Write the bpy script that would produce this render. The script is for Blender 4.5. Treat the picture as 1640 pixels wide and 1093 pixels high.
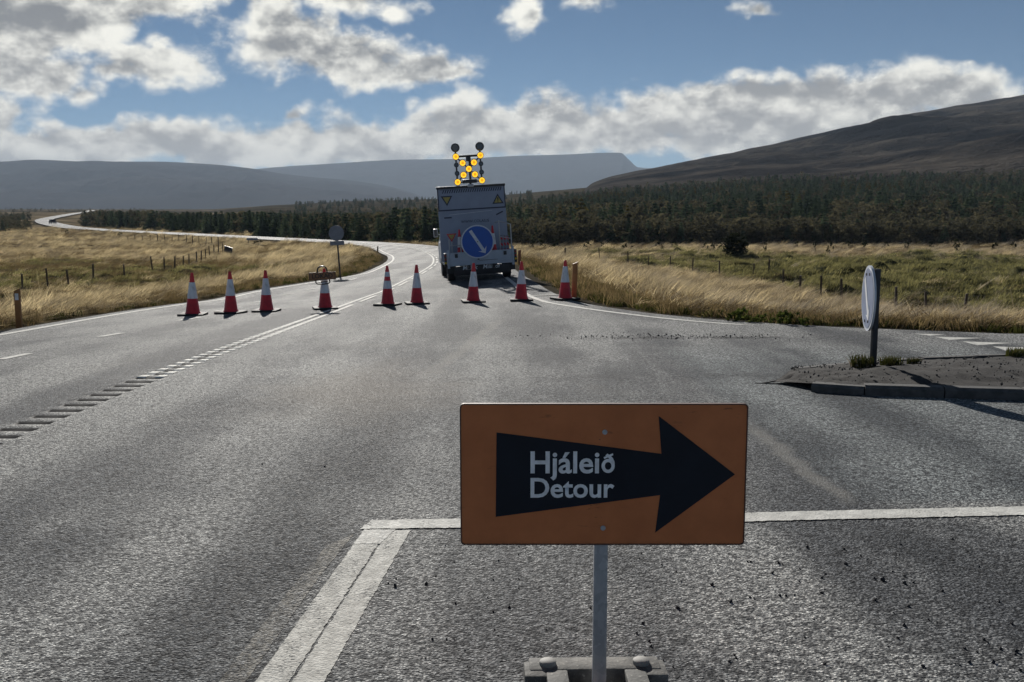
import bpy, bmesh, math, random
import numpy as np
from mathutils import Vector, Matrix, Euler

random.seed(7); np.random.seed(7)
for o in list(bpy.data.objects): bpy.data.objects.remove(o)
SC = bpy.context.scene
COL = SC.collection

# ------------------------------------------------------------------ camera, sky, sun, exposure
F = 1600.0; CU, CV = 820.0, 546.5                 # focal length and centre in photograph pixels
PITCH = math.atan(211.5 / F); CAMZ = 1.65
cam_d = bpy.data.cameras.new('camera'); cam = bpy.data.objects.new('camera', cam_d); COL.objects.link(cam)
cam_d.sensor_width = 36.0; cam_d.lens = 36.0 * F / 1640.0
cam_d.clip_start = 0.05; cam_d.clip_end = 60000
cam.location = (0, 0, CAMZ); cam.rotation_euler = (math.pi / 2 - PITCH, 0, 0)
SC.camera = cam
SUN_EL = 24.5; SUN_AZ = -12.0                       # degrees; azimuth from +Y towards +X
SKY_STRENGTH = 0.05; CLOUD_LIGHT = 0.78
HAZE_DENSITY = 0.000085; HAZE_ANISO = 0.0
SC.view_settings.view_transform = 'Standard'; SC.view_settings.look = 'None'
SC.view_settings.exposure = 0.3; SC.view_settings.gamma = 1.0; SC.view_settings.use_curve_mapping = False
SC.cycles.volume_bounces = 0; SC.cycles.max_bounces = 4; SC.cycles.diffuse_bounces = 2
SC.cycles.glossy_bounces = 1; SC.cycles.transmission_bounces = 2; SC.cycles.transparent_max_bounces = 6
sun_d = bpy.data.lights.new('sun', 'SUN'); sun = bpy.data.objects.new('sun', sun_d); COL.objects.link(sun)
sun_d.energy = 5.0; sun_d.angle = math.radians(0.55); sun_d.color = (1.0, 0.955, 0.885)
sdir = Vector((math.sin(math.radians(SUN_AZ)) * math.cos(math.radians(SUN_EL)),
               math.cos(math.radians(SUN_AZ)) * math.cos(math.radians(SUN_EL)), math.sin(math.radians(SUN_EL))))
sun.rotation_euler = sdir.to_track_quat('Z', 'Y').to_euler(); sun.location = sdir * 50


def ray(u, v):
    xr = (u - CU) / F; yr = (CV - v) / F
    c, s = math.cos(PITCH), math.sin(PITCH)
    return np.array([xr, c + yr * s, -s + yr * c])


class NT:                                          # a small helper for node trees
    def __init__(s, tree): s.t = tree; s.N = tree.nodes; s.L = tree.links
    def n(s, typ, ins=None, **kw):
        nd = s.N.new(typ)
        for k, v in kw.items(): setattr(nd, k, v)
        for k, v in (ins or {}).items(): s.put(nd.inputs[k], v)
        return nd
    def put(s, sock, v):
        if isinstance(v, bpy.types.NodeSocket): s.L.new(v, sock)
        else:
            if hasattr(sock.default_value, '__len__') and not hasattr(v, '__len__'): v = (v,) * len(sock.default_value)
            if hasattr(sock.default_value, '__len__') and len(sock.default_value) == 4 and len(v) == 3: v = tuple(v) + (1,)
            sock.default_value = v
    def m(s, op, a, b=None, c=None, clamp=False):
        nd = s.N.new('ShaderNodeMath'); nd.operation = op; nd.use_clamp = clamp
        s.put(nd.inputs[0], a)
        if b is not None: s.put(nd.inputs[1], b)
        if c is not None: s.put(nd.inputs[2], c)
        return nd.outputs[0]
    def vm(s, op, a, b=None, out=0):
        nd = s.N.new('ShaderNodeVectorMath'); nd.operation = op
        s.put(nd.inputs[0], a)
        if b is not None: s.put(nd.inputs[1], b)
        return nd.outputs[out]
    def mix(s, f, a, b, typ='RGBA', blend='MIX'):
        nd = s.N.new('ShaderNodeMix'); nd.data_type = typ
        if typ == 'RGBA':
            nd.blend_type = blend; i, j, o = 6, 7, 2
        else: i, j, o = 2, 3, 0
        s.put(nd.inputs[0], f); s.put(nd.inputs[i], a); s.put(nd.inputs[j], b)
        return nd.outputs[o]
    def ss(s, x, lo, hi, a=0.0, b=1.0):
        nd = s.N.new('ShaderNodeMapRange'); nd.interpolation_type = 'SMOOTHSTEP'
        for k, v in zip(range(5), (x, lo, hi, a, b)): s.put(nd.inputs[k], v)
        return nd.outputs[0]
    def noise(s, vec, scale, detail=3, rough=.55, out=0, dist=0.0, dim='3D'):
        nd = s.N.new('ShaderNodeTexNoise'); nd.noise_dimensions = dim
        s.put(nd.inputs['Vector'], vec); s.put(nd.inputs['Scale'], scale)
        nd.inputs['Detail'].default_value = detail; nd.inputs['Roughness'].default_value = rough
        nd.inputs['Distortion'].default_value = dist
        return nd.outputs[out]


# ---- the sky: Nishita air with broken cumulus (density blobs in sky angles, frayed by noise)
W = bpy.data.worlds.new('World'); SC.world = W; W.use_nodes = True
wt = NT(W.node_tree); W.node_tree.nodes.clear()
sky = wt.n('ShaderNodeTexSky'); sky.sky_type = 'NISHITA'; sky.sun_disc = False
sky.sun_elevation = math.radians(SUN_EL); sky.sun_rotation = math.radians(SUN_AZ)
sky.air_density = 0.42; sky.dust_density = 0.0; sky.ozone_density = 2.2; sky.altitude = 50
tc = wt.n('ShaderNodeTexCoord').outputs['Generated']
dirn = wt.vm('NORMALIZE', tc)
sp = wt.n('ShaderNodeSeparateXYZ', {0: dirn})
az = wt.m('ARCTAN2', sp.outputs[0], sp.outputs[1])
el = wt.m('ARCSINE', sp.outputs[2])
P = wt.n('ShaderNodeCombineXYZ', {0: az, 1: el, 2: 0.0}).outputs[0]
# finer warp near the horizon where clouds are far away
w1 = wt.noise(dirn, 9.0, 3, .6, 1); w2 = wt.noise(dirn, 30.0, 2, .6, 1)
Pw = wt.vm('ADD', P, wt.vm('MULTIPLY', wt.vm('SUBTRACT', w1, (.5, .5, .5)), (.085, .05, 0)))
Pw = wt.vm('ADD', Pw, wt.vm('MULTIPLY', wt.vm('SUBTRACT', w2, (.5, .5, .5)), (.042, .024, 0)))
BLOBS = [  # u, v, ru, rv, weight: cloud bodies as seen from the road, turned into azimuth and elevation
    (50, 20, 190, 80, 1.05), (-70, 85, 170, 80, 1.1), (150, 0, 170, 62, .95), (40, 118, 120, 42, .95), (120, 146, 66, 22, .75),
    (270, 5, 72, 52, .7), (240, 112, 100, 44, .9), (190, 126, 60, 28, .7), (300, 120, 50, 20, .65),
    (428, 32, 66, 66, .9), (465, 72, 120, 54, 1.05), (560, 95, 150, 46, 1.0), (655, 115, 115, 34, .9), (715, 120, 60, 18, .8),
    (575, 0, 105, 34, .8), (640, 20, 50, 24, .6), (845, 28, 52, 44, .72), (1205, 14, 46, 14, .5), (955, 5, 50, 14, .45),
    (-20, 190, 60, 60, .95), (0, 225, 90, 40, 1.0),
    (100, 236, 230, 38, 1.05), (300, 238, 220, 38, 1.05), (470, 230, 150, 48, 1.05), (472, 188, 38, 20, .75), (600, 226, 170, 50, 1.05),
    (750, 214, 170, 58, 1.1), (880, 208, 160, 60, 1.1), (1010, 216, 150, 48, 1.05),
    (1075, 186, 110, 62, 1.1), (1150, 178, 95, 56, 1.1), (1230, 166, 90, 56, 1.1), (1300, 162, 100, 60, 1.1), (1375, 162, 90, 52, 1.05),
    (1445, 150, 80, 48, 1.05), (1510, 152, 95, 42, 1.0), (1580, 165, 70, 24, .8), (1180, 215, 240, 55, 1.05), (1330, 205, 130, 40, 1.0), (1420, 198, 120, 40, .95),
    (1760, 175, 160, 60, .9), (-260, 200, 200, 90, 1.0), (-420, 30, 260, 130, 1.05)]
D = None
for (u, v, ru, rv, wgt) in BLOBS:
    d = ray(u, v); d = d / np.linalg.norm(d)
    a0 = math.atan2(d[0], d[1]); e0 = math.asin(d[2])
    ln = wt.vm('LENGTH', wt.vm('MULTIPLY', wt.vm('SUBTRACT', Pw, (a0, e0, 0)), (F / ru, F / rv, 0)), None, 1)
    b = wt.m('MULTIPLY_ADD', ln, -wgt, wgt)
    if D is None: D = b
    else:
        nd = wt.n('ShaderNodeMath', {0: D, 1: b, 2: .16}, operation='SMOOTH_MAX'); D = nd.outputs[0]
# sparser broken cover outside the frame, thinned to cut the ambient light
cover = wt.noise(wt.vm('MULTIPLY', dirn, (1, 1, 2.2)), 3.1, 5, .6)
gen = wt.m('MULTIPLY', wt.m('SUBTRACT', cover, .61), 3.4)
outside = wt.m('MAXIMUM', wt.ss(wt.m('ABSOLUTE', az), .56, .75), wt.ss(el, .25, .36))
gen = wt.m('ADD', gen, wt.m('MULTIPLY_ADD', outside, 2.0, -2.0))
D = wt.m('MAXIMUM', D, gen)
# billows: the same noise read twice, the second time a little towards the light, gives tops and undersides
def billow(v):
    v = wt.vm('MULTIPLY', v, (1, 1, 1.45))
    vo = wt.n('ShaderNodeTexVoronoi', {'Vector': wt.vm('ADD', v, wt.vm('MULTIPLY', wt.vm('SUBTRACT', wt.noise(v, 24.0, 3, .6, 1), (.5, .5, .5)), (.05, .05, .05))), 'Scale': 17.0})
    vo2 = wt.n('ShaderNodeTexVoronoi', {'Vector': wt.vm('ADD', v, wt.vm('MULTIPLY', wt.vm('SUBTRACT', wt.noise(v, 60.0, 3, .6, 1), (.5, .5, .5)), (.02, .02, .02))), 'Scale': 46.0})
    f = wt.noise(v, 22.0, 7, .63)
    r = wt.m('MULTIPLY_ADD', vo.outputs['Distance'], -.62, .34)
    r = wt.m('ADD', r, wt.m('MULTIPLY_ADD', vo2.outputs['Distance'], -.30, .16))
    return wt.m('ADD', r, wt.m('MULTIPLY_ADD', f, 1.7, -.85))
n0 = billow(dirn); n1 = billow(wt.vm('ADD', dirn, (-.004, 0, .013)))
streak = wt.noise(wt.vm('MULTIPLY', dirn, (1, 1, 6.0)), 5.0, 4, .6)
soft = wt.noise(wt.vm('MULTIPLY', dirn, (1, 1, 2.2)), 10.0, 4, .55)
Dn = wt.m('MULTIPLY_ADD', n0, .72, D)
alpha = wt.m('POWER', wt.ss(Dn, -.02, .50), 1.3)
lit = wt.m('SUBTRACT', n0, n1)
core = wt.ss(D, .10, .70)                          # light leaks through the thin rims, the cores stay grey
thick = wt.m('ADD', wt.m('MULTIPLY', core, .62), wt.m('MULTIPLY', lit, -1.25))
thick = wt.m('ADD', thick, wt.m('MULTIPLY_ADD', soft, 1.3, -.65))
thick = wt.ss(wt.m('ADD', thick, wt.m('MULTIPLY_ADD', streak, 1.2, -.6)), -.12, 1.12)
cl = wt.mix(thick, (1.12, 1.10, 1.0), (.250, .258, .268))
warm = wt.ss(el, .20, .0)
cl = wt.mix(wt.m('MULTIPLY', warm, .35), cl, (.92, .88, .80))
CLOUD = wt.vm('MULTIPLY', cl, (CLOUD_LIGHT / SKY_STRENGTH,) * 3)
final = wt.mix(alpha, wt.vm('MULTIPLY', sky.outputs[0], (.90, 1.0, .92)), CLOUD)
bg = wt.n('ShaderNodeBackground', {'Color': final, 'Strength': SKY_STRENGTH})
wo = wt.n('ShaderNodeOutputWorld', {'Surface': bg.outputs[0]})


# ------------------------------------------------------------------ the lie of the land
def vnoise(x, y, seed=0):
    x = np.asarray(x, float); y = np.asarray(y, float)
    xi = np.floor(x).astype(np.int64); yi = np.floor(y).astype(np.int64)
    xf = x - xi; yf = y - yi
    def h(a, b):
        n = (a * 374761393 + b * 668265263 + seed * 1442695041) & 0xffffffff
        n = ((n ^ (n >> 13)) * 1274126177) & 0xffffffff
        return ((n ^ (n >> 16)) & 0xffff) / 65535.0
    u = xf * xf * xf * (xf * (xf * 6 - 15) + 10); w = yf * yf * yf * (yf * (yf * 6 - 15) + 10)
    return (h(xi, yi) * (1 - u) + h(xi + 1, yi) * u) * (1 - w) + (h(xi, yi + 1) * (1 - u) + h(xi + 1, yi + 1) * u) * w - .5


def fbm(x, y, oct=4, seed=0, gain=.5):
    r = 0; a = 1.0; f = 1.0
    for i in range(oct):
        r = r + a * vnoise(np.asarray(x) * f + 17.3 * i, np.asarray(y) * f - 9.1 * i, seed + i); a *= gain; f *= 2.03
    return r


def ismooth(x, xs, ys):
    xs = np.array(xs, float); ys = np.array(ys, float)
    h = np.diff(xs); s = np.diff(ys) / h
    m = np.zeros(len(xs)); m[0] = s[0]; m[-1] = s[-1]
    for i in range(1, len(xs) - 1):
        m[i] = 0 if s[i - 1] * s[i] <= 0 else 2 * s[i - 1] * s[i] / (s[i - 1] + s[i])
    x = np.clip(np.asarray(x, float), xs[0], xs[-1])
    k = np.clip(np.searchsorted(xs, x) - 1, 0, len(h) - 1)
    t = (x - xs[k]) / h[k]
    return ((2 * t**3 - 3 * t**2 + 1) * ys[k] + (t**3 - 2 * t**2 + t) * h[k] * m[k]
            + (-2 * t**3 + 3 * t**2) * ys[k + 1] + (t**3 - t**2) * h[k] * m[k + 1])


def sstep(x, a, b):
    t = np.clip((np.asarray(x, float) - a) / (b - a), 0, 1); return t * t * (3 - 2 * t)


def HR(x, y):                                      # road level, banked through the bend
    y = np.asarray(y, float)
    return (ismooth(y, [-60, 0, 100, 150, 200, 300, 450, 600, 800, 1200, 2000, 4000],
                    [1.2, 0, -2.0, -2.9, -3.4, -3.9, -3.9, -3.2, -1.8, -.6, 1.0, 1.5])
            + ismooth(y, [-60, 10, 17, 26, 31, 40, 60, 90, 130, 4000], [0, 0, .012, .045, .065, .06, .04, .02, 0, 0])
            * np.clip(np.asarray(x, float) + .5, -7, 3.5))


_cy = [-25, 8, 22, 30, 40, 50, 60, 71, 83, 105, 140, 180, 231, 290, 340, 410, 500, 658, 866, 1200]
_cx = [-4.2, -4.1, -3.85, -3.85, -3.85, -4.0, -4.6, -5.7, -7.4, -12.3, -28, -51.5, -86.5, -126, -154, -190, -232, -292, -366, -500]
def XC(y): return ismooth(y, _cy, _cx)
def SEC(y): return np.sqrt(1 + ((XC(np.asarray(y) + 1.0) - XC(np.asarray(y) - 1.0)) / 2) ** 2)
def XL(y):
    near = ismooth(y, [-25, 10, 16.5, 25, 32, 39.5, 43, 46, 56, 64, 83], [-8.9, -8.75, -8.75, -9.05, -9.05, -8.1, -7.3, -6.95, -7.3, -7.95, -10.8])
    far = XC(y) - 3.7 * SEC(y); k = sstep(y, 70, 83)
    return near * (1 - k) + far * k
def XR(y):
    y = np.asarray(y, float)
    near = ismooth(y, [15.3, 16.6, 17.9, 19.3, 22.8, 30, 40, 50, 60, 71, 83, 105], [8.2, 5.2, 3.5, 2.5, 1.3, .7, .15, -.2, -.9, -2.0, -3.7, -8.2])
    far = XC(y) + 3.7 * SEC(y); k = sstep(y, 90, 105)
    r = near * (1 - k) + far * k
    return np.where(y < 15.3, np.minimum(8.2 + (15.3 - y) * 20, 110.0), r)


_ys = np.concatenate([np.arange(-25, 110, 2.0), np.arange(110, 1200, 10.0)])
_yr = _ys[_ys > 15.3]
OUT = np.concatenate([np.stack([XL(_ys), _ys], 1), np.stack([XR(_yr), _yr], 1)[::-1],
                      [[8.2, 15.3], [110, 10.2], [110, -25]]])
def edge_dist(x, y):                               # signed distance to the asphalt, negative on it
    x = np.asarray(x, float).ravel(); y = np.asarray(y, float).ravel()
    A = OUT; B = np.roll(OUT, -1, 0); E = B - A; L2 = (E ** 2).sum(1) + 1e-9
    best = np.full(x.shape, 1e9)
    for i in range(len(A)):
        t = np.clip(((x - A[i, 0]) * E[i, 0] + (y - A[i, 1]) * E[i, 1]) / L2[i], 0, 1)
        best = np.minimum(best, (x - A[i, 0] - t * E[i, 0]) ** 2 + (y - A[i, 1] - t * E[i, 1]) ** 2)
    d = np.sqrt(best)
    ins = (x > XL(y)) & (x < XR(y)) & (y > -25) & (y < 1200)
    return np.where(ins, -d, d)


def H0(x, y, d=None):                              # terrain without its hummocks
    shp = np.shape(x); x = np.asarray(x, float).ravel(); y = np.asarray(y, float).ravel()
    if d is None: d = edge_dist(x, y)
    yy = np.maximum(y, 1.0); a = x / yy
    z = HR(x, y)
    right = sstep(x - XC(y), -2, 2)
    fade = right * np.interp(y, [45, 80, 150, 300], [1.85, 1.4, .75, .45]) + (1 - right) * np.interp(y, [55, 90, 150, 300], [1.3, 1.1, .8, .45])
    z = z - sstep(d, .2, np.where(x > XC(y), 9.5, 12)) * fade - np.where(d < -.25, .28, .28 * np.clip(-d / .25, 0, 1)) - .03
    rise = np.interp(a, [-.12, -.05, 0, .1, .25, .5, .9, 2], [0, 1, 4.5, 12.5, 20, 26, 32, 32]) * ismooth(y, [150, 300, 650, 1500], [0, .22, 1, 1.6])
    moor = np.interp(a, [-.5, -.3, -.24, -.15, -.05, .1, .3], [0, 0, 7, 14, 16, 16, 10]) * ismooth(y, [600, 1500, 2600, 5000], [0, 1, 1.1, 1.0])
    return (z + rise + moor).reshape(shp)


def hum(x, y, d, g):                               # tussocks and hollows of the rough grazing
    far = np.clip((np.hypot(x, y) - 16) / 25, 0, 1)
    amp = sstep(d, .8, 5) * (.14 + .66 * g) * far
    n = np.abs(fbm(x / 1.9, y / 2.6, 3, 5)) * 2
    big = fbm(x / 14, y / 18, 3, 40)
    return amp * (n - .35) + sstep(d, 3, 12) * big * (.35 + .4 * g) * far


FENCE_R = [(960, 416), (1006, 424), (1038, 430), (1073, 434), (1109, 440), (1152, 446), (1206, 456), (1230, 458), (1253, 466),
           (1281, 474), (1314, 484), (1348, 494), (1392, 500), (1434, 508), (1484, 515), (1542, 520)]
FENCE_L = [(36, 464), (77, 462), (111, 459), (150, 455), (200, 447), (245, 441), (264, 439), (280, 437), (294, 431), (303, 427),
           (315, 422), (322, 419), (329, 416), (336, 413.5), (343, 411.5), (350, 410), (357, 408.5)]


def hit(u, v, Hf=H0, dz=0.0, y0=3.0):              # where a sight line meets the ground
    d = ray(u, v); d = d / d[1]
    ys = y0 * 1.004 ** np.arange(0, 1900)
    k = np.argmax(CAMZ + d[2] * ys < np.asarray(Hf(d[0] * ys, ys)).ravel() + dz)
    lo, hi = ys[max(k - 1, 0)], ys[k]
    for _ in range(22):
        m = (lo + hi) / 2
        if CAMZ + d[2] * m < float(np.asarray(Hf(np.array([d[0] * m]), np.array([m]))).ravel()[0]) + dz: hi = m
        else: lo = m
    return np.array([d[0] * hi, hi, CAMZ + d[2] * hi])


FR = np.array([hit(u, v) for u, v in FENCE_R] + [(16.9, 32.0, 0), (18.6, 28.6, 0), (20.6, 25.2, 0)]); FL = np.array([hit(u, v) for u, v in FENCE_L])
_o = np.argsort(FR[:, 0])
def fence_y(x): return np.interp(x, FR[_o, 0], FR[_o, 1])
def greenness(x, y, d):                            # sheep-bitten green pasture beyond the fence, straw elsewhere
    n = fbm(x / 11, y / 9, 3, 71)
    r = sstep(y - fence_y(x) + n * 5, 0, 7) * (1 - sstep(y + n * 22, 92, 118)) * sstep(x, 2, 9)
    l = .40 * sstep(-x, 12, 17) * sstep(y + n * 12, 38, 48) * (1 - sstep(y + n * 26, 70, 92)) * sstep(d, 5, 9)
    return np.clip(r + l, 0, 1)


def Hg(x, y):                                      # terrain with hummocks
    shp = np.shape(x); x = np.asarray(x, float).ravel(); y = np.asarray(y, float).ravel()
    d = edge_dist(x, y); g = greenness(x, y, d)
    return (H0(x, y, d) + hum(x, y, d, g)).reshape(shp)
def hg1(x, y): return float(Hg(np.array([x]), np.array([y]))[0])
def hr1(x, y): return float(HR(x, y))


# ------------------------------------------------------------------ helpers
def tag(o, label=None, cat=None, group=None, kind=None):
    if label: o['label'] = label
    if cat: o['category'] = cat
    if group: o['group'] = group
    if kind: o['kind'] = kind
    return o


def empty(name, loc, rz=0.0, label=None, cat=None, group=None):
    o = bpy.data.objects.new(name, None); COL.objects.link(o); o.empty_display_size = .2
    o.location = loc; o.rotation_euler = (0, 0, rz)
    return tag(o, label, cat, group)


def link_mesh(name, me, parent=None, loc=None):
    o = bpy.data.objects.new(name, me); COL.objects.link(o)
    if parent is not None: o.parent = parent
    if loc is not None: o.location = loc
    return o


def grid_mesh(name, V, nu, nv, mat, smooth=True, close=False):
    i = np.arange(nu - 1)[:, None] * nv + np.arange(nv - 1)[None, :]
    q = np.stack([i, i + nv, i + nv + 1, i + 1], -1).reshape(-1, 4)
    if close:
        i2 = np.arange(nu - 1) * nv + nv - 1; j2 = np.arange(nu - 1) * nv
        q = np.concatenate([q, np.stack([i2, i2 + nv, j2 + nv, j2], -1)])
    return raw_mesh(name, V, q, mat, smooth)


def raw_mesh(name, V, q, mat, smooth=True):
    V = np.asarray(V, np.float32); q = np.asarray(q, np.int32); k = q.shape[1]
    me = bpy.data.meshes.new(name)
    me.vertices.add(len(V)); me.vertices.foreach_set('co', V.ravel())
    me.loops.add(q.size); me.loops.foreach_set('vertex_index', q.ravel())
    me.polygons.add(len(q)); me.polygons.foreach_set('loop_start', np.arange(0, q.size, k, dtype=np.int32))
    if smooth: me.polygons.foreach_set('use_smooth', np.ones(len(q), bool))
    if mat is not None: me.materials.append(mat)
    me.update(calc_edges=True); me.validate()
    return me


class MB:
    """Collects shapes; build() links them as one mesh object."""
    def __init__(s): s.v = []; s.f = []; s.mi = []
    def add(s, vs, fs, mi=0):
        o = len(s.v); s.v += [tuple(v) for v in vs]; s.f += [tuple(i + o for i in f) for f in fs]; s.mi += [mi] * len(fs); return s
    def box(s, c, d, rot=None, mi=0, bev=0.0):
        x, y, z = d[0] / 2, d[1] / 2, d[2] / 2
        if bev > 0:
            b = min(bev, x * .9, y * .9, z * .9); bm = bmesh.new()
            bmesh.ops.create_cube(bm, size=1.0); bmesh.ops.scale(bm, vec=d, verts=bm.verts)
            bmesh.ops.bevel(bm, geom=bm.edges[:], offset=b, segments=2, affect='EDGES', profile=.6)
            bm.verts.index_update(); vs = [v.co.copy() for v in bm.verts]; fs = [[v.index for v in f.verts] for f in bm.faces]; bm.free()
        else:
            vs = [Vector((sx * x, sy * y, sz * z)) for sx in (-1, 1) for sy in (-1, 1) for sz in (-1, 1)]
            fs = [(0, 1, 3, 2), (4, 6, 7, 5), (0, 4, 5, 1), (2, 3, 7, 6), (0, 2, 6, 4), (1, 5, 7, 3)]
        R = rot if rot is not None else Matrix.Identity(3)
        return s.add([R @ Vector(v) + Vector(c) for v in vs], fs, mi)
    def cyl(s, a, b, r0, r1=None, n=16, caps=True, mi=0):
        a = Vector(a); b = Vector(b); r1 = r0 if r1 is None else r1
        ax = (b - a).normalized(); t = Vector((0, 0, 1)) if abs(ax.z) < .9 else Vector((1, 0, 0))
        e1 = ax.cross(t).normalized(); e2 = ax.cross(e1)
        vs = []
        for p, r in ((a, r0), (b, r1)):
            vs += [p + (e1 * math.cos(2 * math.pi * i / n) + e2 * math.sin(2 * math.pi * i / n)) * r for i in range(n)]
        fs = [(i, (i + 1) % n, n + (i + 1) % n, n + i) for i in range(n)]
        if caps: fs += [tuple(range(n))[::-1], tuple(range(n, 2 * n))]
        return s.add(vs, fs, mi)
    def lathe(s, prof, n=24, c=(0, 0, 0), mi=0):
        vs = [(c[0] + r * math.cos(2 * math.pi * i / n), c[1] + r * math.sin(2 * math.pi * i / n), c[2] + z) for r, z in prof for i in range(n)]
        fs = [(k * n + i, k * n + (i + 1) % n, (k + 1) * n + (i + 1) % n, (k + 1) * n + i) for k in range(len(prof) - 1) for i in range(n)]
        return s.add(vs, fs, mi)
    def tube(s, pts, r, n=8, closed=False, mi=0):
        pts = [Vector(p) for p in pts]; m = len(pts); vs = []
        up = None
        for k, p in enumerate(pts):
            a = pts[(k - 1) % m] if (closed or k > 0) else p; b = pts[(k + 1) % m] if (closed or k < m - 1) else p
            t = (b - a).normalized()
            if up is None: up = Vector((0, 0, 1)) if abs(t.z) < .8 else Vector((0, 1, 0))
            e1 = t.cross(up).normalized(); e2 = e1.cross(t); up = e2
            vs += [p + (e1 * math.cos(2 * math.pi * i / n) + e2 * math.sin(2 * math.pi * i / n)) * r for i in range(n)]
        K = m if closed else m - 1
        fs = [(k * n + i, k * n + (i + 1) % n, ((k + 1) % m) * n + (i + 1) % n, ((k + 1) % m) * n + i) for k in range(K) for i in range(n)]
        if not closed: fs += [tuple(range(n))[::-1], tuple(range((m - 1) * n, m * n))]
        return s.add(vs, fs, mi)
    def prism(s, poly, y0, y1, mi=0):
        """polygon in (x, z), between depths y0 (front) and y1"""
        n = len(poly)
        vs = [(x, y0, z) for x, z in poly] + [(x, y1, z) for x, z in poly]
        fs = [tuple(range(n)), tuple(range(2 * n - 1, n - 1, -1))] + [((i + 1) % n, i, n + i, n + (i + 1) % n) for i in range(n)]
        return s.add(vs, fs, mi)
    def mesh(s, name, mats, smooth=0.0):
        me = bpy.data.meshes.new(name); me.from_pydata(s.v, [], s.f)
        for m in (mats if isinstance(mats, (list, tuple)) else [mats]): me.materials.append(m)
        me.polygons.foreach_set('material_index', np.array(s.mi, np.int32))
        bm = bmesh.new(); bm.from_mesh(me); bmesh.ops.recalc_face_normals(bm, faces=bm.faces[:])
        if smooth:
            for f in bm.faces: f.smooth = True
            for e in bm.edges:
                if len(e.link_faces) == 2 and e.calc_face_angle(0) > smooth: e.smooth = False
        bm.to_mesh(me); bm.free(); me.update()
        return me
    def build(s, name, mats, parent=None, loc=None, smooth=math.radians(40)):
        return link_mesh(name, s.mesh(name, mats, smooth), parent, loc)


def rrect(x0, z0, x1, z1, r, n=5):
    p = []
    for cx, cz, a in ((x1 - r, z0 + r, -90), (x1 - r, z1 - r, 0), (x0 + r, z1 - r, 90), (x0 + r, z0 + r, 180)):
        for i in range(n + 1):
            t = math.radians(a + 90 * i / n); p.append((cx + r * math.cos(t), cz + r * math.sin(t)))
    return p
def circle(cx, cz, r, n=40): return [(cx + r * math.cos(2 * math.pi * i / n), cz + r * math.sin(2 * math.pi * i / n)) for i in range(n)]


def text(name, body, width, x, z, y, mat, parent, bold=.02, ex=.0008, italic=0.0, left=True):
    cu = bpy.data.curves.new(name, 'FONT'); cu.body = body; cu.size = 1.0; cu.offset = bold; cu.shear = italic
    cu.resolution_u = 4
    o = bpy.data.objects.new(name, cu); COL.objects.link(o)
    dg = bpy.context.evaluated_depsgraph_get(); me = bpy.data.meshes.new_from_object(o.evaluated_get(dg))
    bpy.data.objects.remove(o)
    co = np.empty(len(me.vertices) * 3, np.float32); me.vertices.foreach_get('co', co); co = co.reshape(-1, 3)
    x0, x1 = co[:, 0].min(), co[:, 0].max(); k = width / (x1 - x0)
    new = np.stack([(co[:, 0] - (x0 if left else (x0 + x1) / 2)) * k + x, np.full(len(co), y), co[:, 1] * k + z], 1)
    me.vertices.foreach_set('co', new.astype(np.float32).ravel()); me.update()
    bm = bmesh.new(); bm.from_mesh(me)
    for f in bm.faces:
        if f.normal.y > 0: f.normal_flip()
    bm.to_mesh(me); bm.free()
    me.materials.clear(); me.materials.append(mat); me.name = name
    return link_mesh(name, me, parent)


def dup(root, loc=None, rot=None, label=None):
    r = root.copy(); COL.objects.link(r)
    if loc is not None: r.location = loc
    if rot is not None: r.rotation_euler = rot
    if label: r['label'] = label
    for ch in list(root.children):
        c = ch.copy(); COL.objects.link(c); c.parent = r
        for g in ch.children:
            e = g.copy(); COL.objects.link(e); e.parent = c
    return r


# ------------------------------------------------------------------ materials
def material(name, color, rough=.6, metal=0.0, spec=.5, fn=None, emit=None, bump=0.0, var=0.12, vscale=8.0, trans=0.0):
    """Principled base with a little noise wear; fn(nt, bsdf, pos) may rewire it."""
    m = bpy.data.materials.new(name); m.use_nodes = True; nt = NT(m.node_tree); m.node_tree.nodes.clear()
    b = nt.n('ShaderNodeBsdfPrincipled'); o = nt.n('ShaderNodeOutputMaterial', {'Surface': b.outputs[0]})
    pos = nt.n('ShaderNodeTexCoord').outputs['Object']
    b.inputs['Roughness'].default_value = rough; b.inputs['Metallic'].default_value = metal; b.inputs['Specular IOR Level'].default_value = spec
    if var > 0:
        nz = nt.noise(pos, vscale, 4, .6)
        c = nt.mix(nt.ss(nz, .3, .7), tuple(v * (1 - var) for v in color), tuple(min(1, v * (1 + var)) for v in color))
        nt.put(b.inputs['Base Color'], c)
        nt.put(b.inputs['Roughness'], nt.m('MULTIPLY_ADD', nz, .2, rough - .1))
        if bump: nt.put(b.inputs['Normal'], nt.n('ShaderNodeBump', {'Strength': bump, 'Distance': .01, 'Height': nt.noise(pos, vscale * 9, 3)}).outputs[0])
    else: nt.put(b.inputs['Base Color'], color)
    if emit: nt.put(b.inputs['Emission Color'], color); b.inputs['Emission Strength'].default_value = emit
    if fn: fn(nt, b, pos)
    return m


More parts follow.
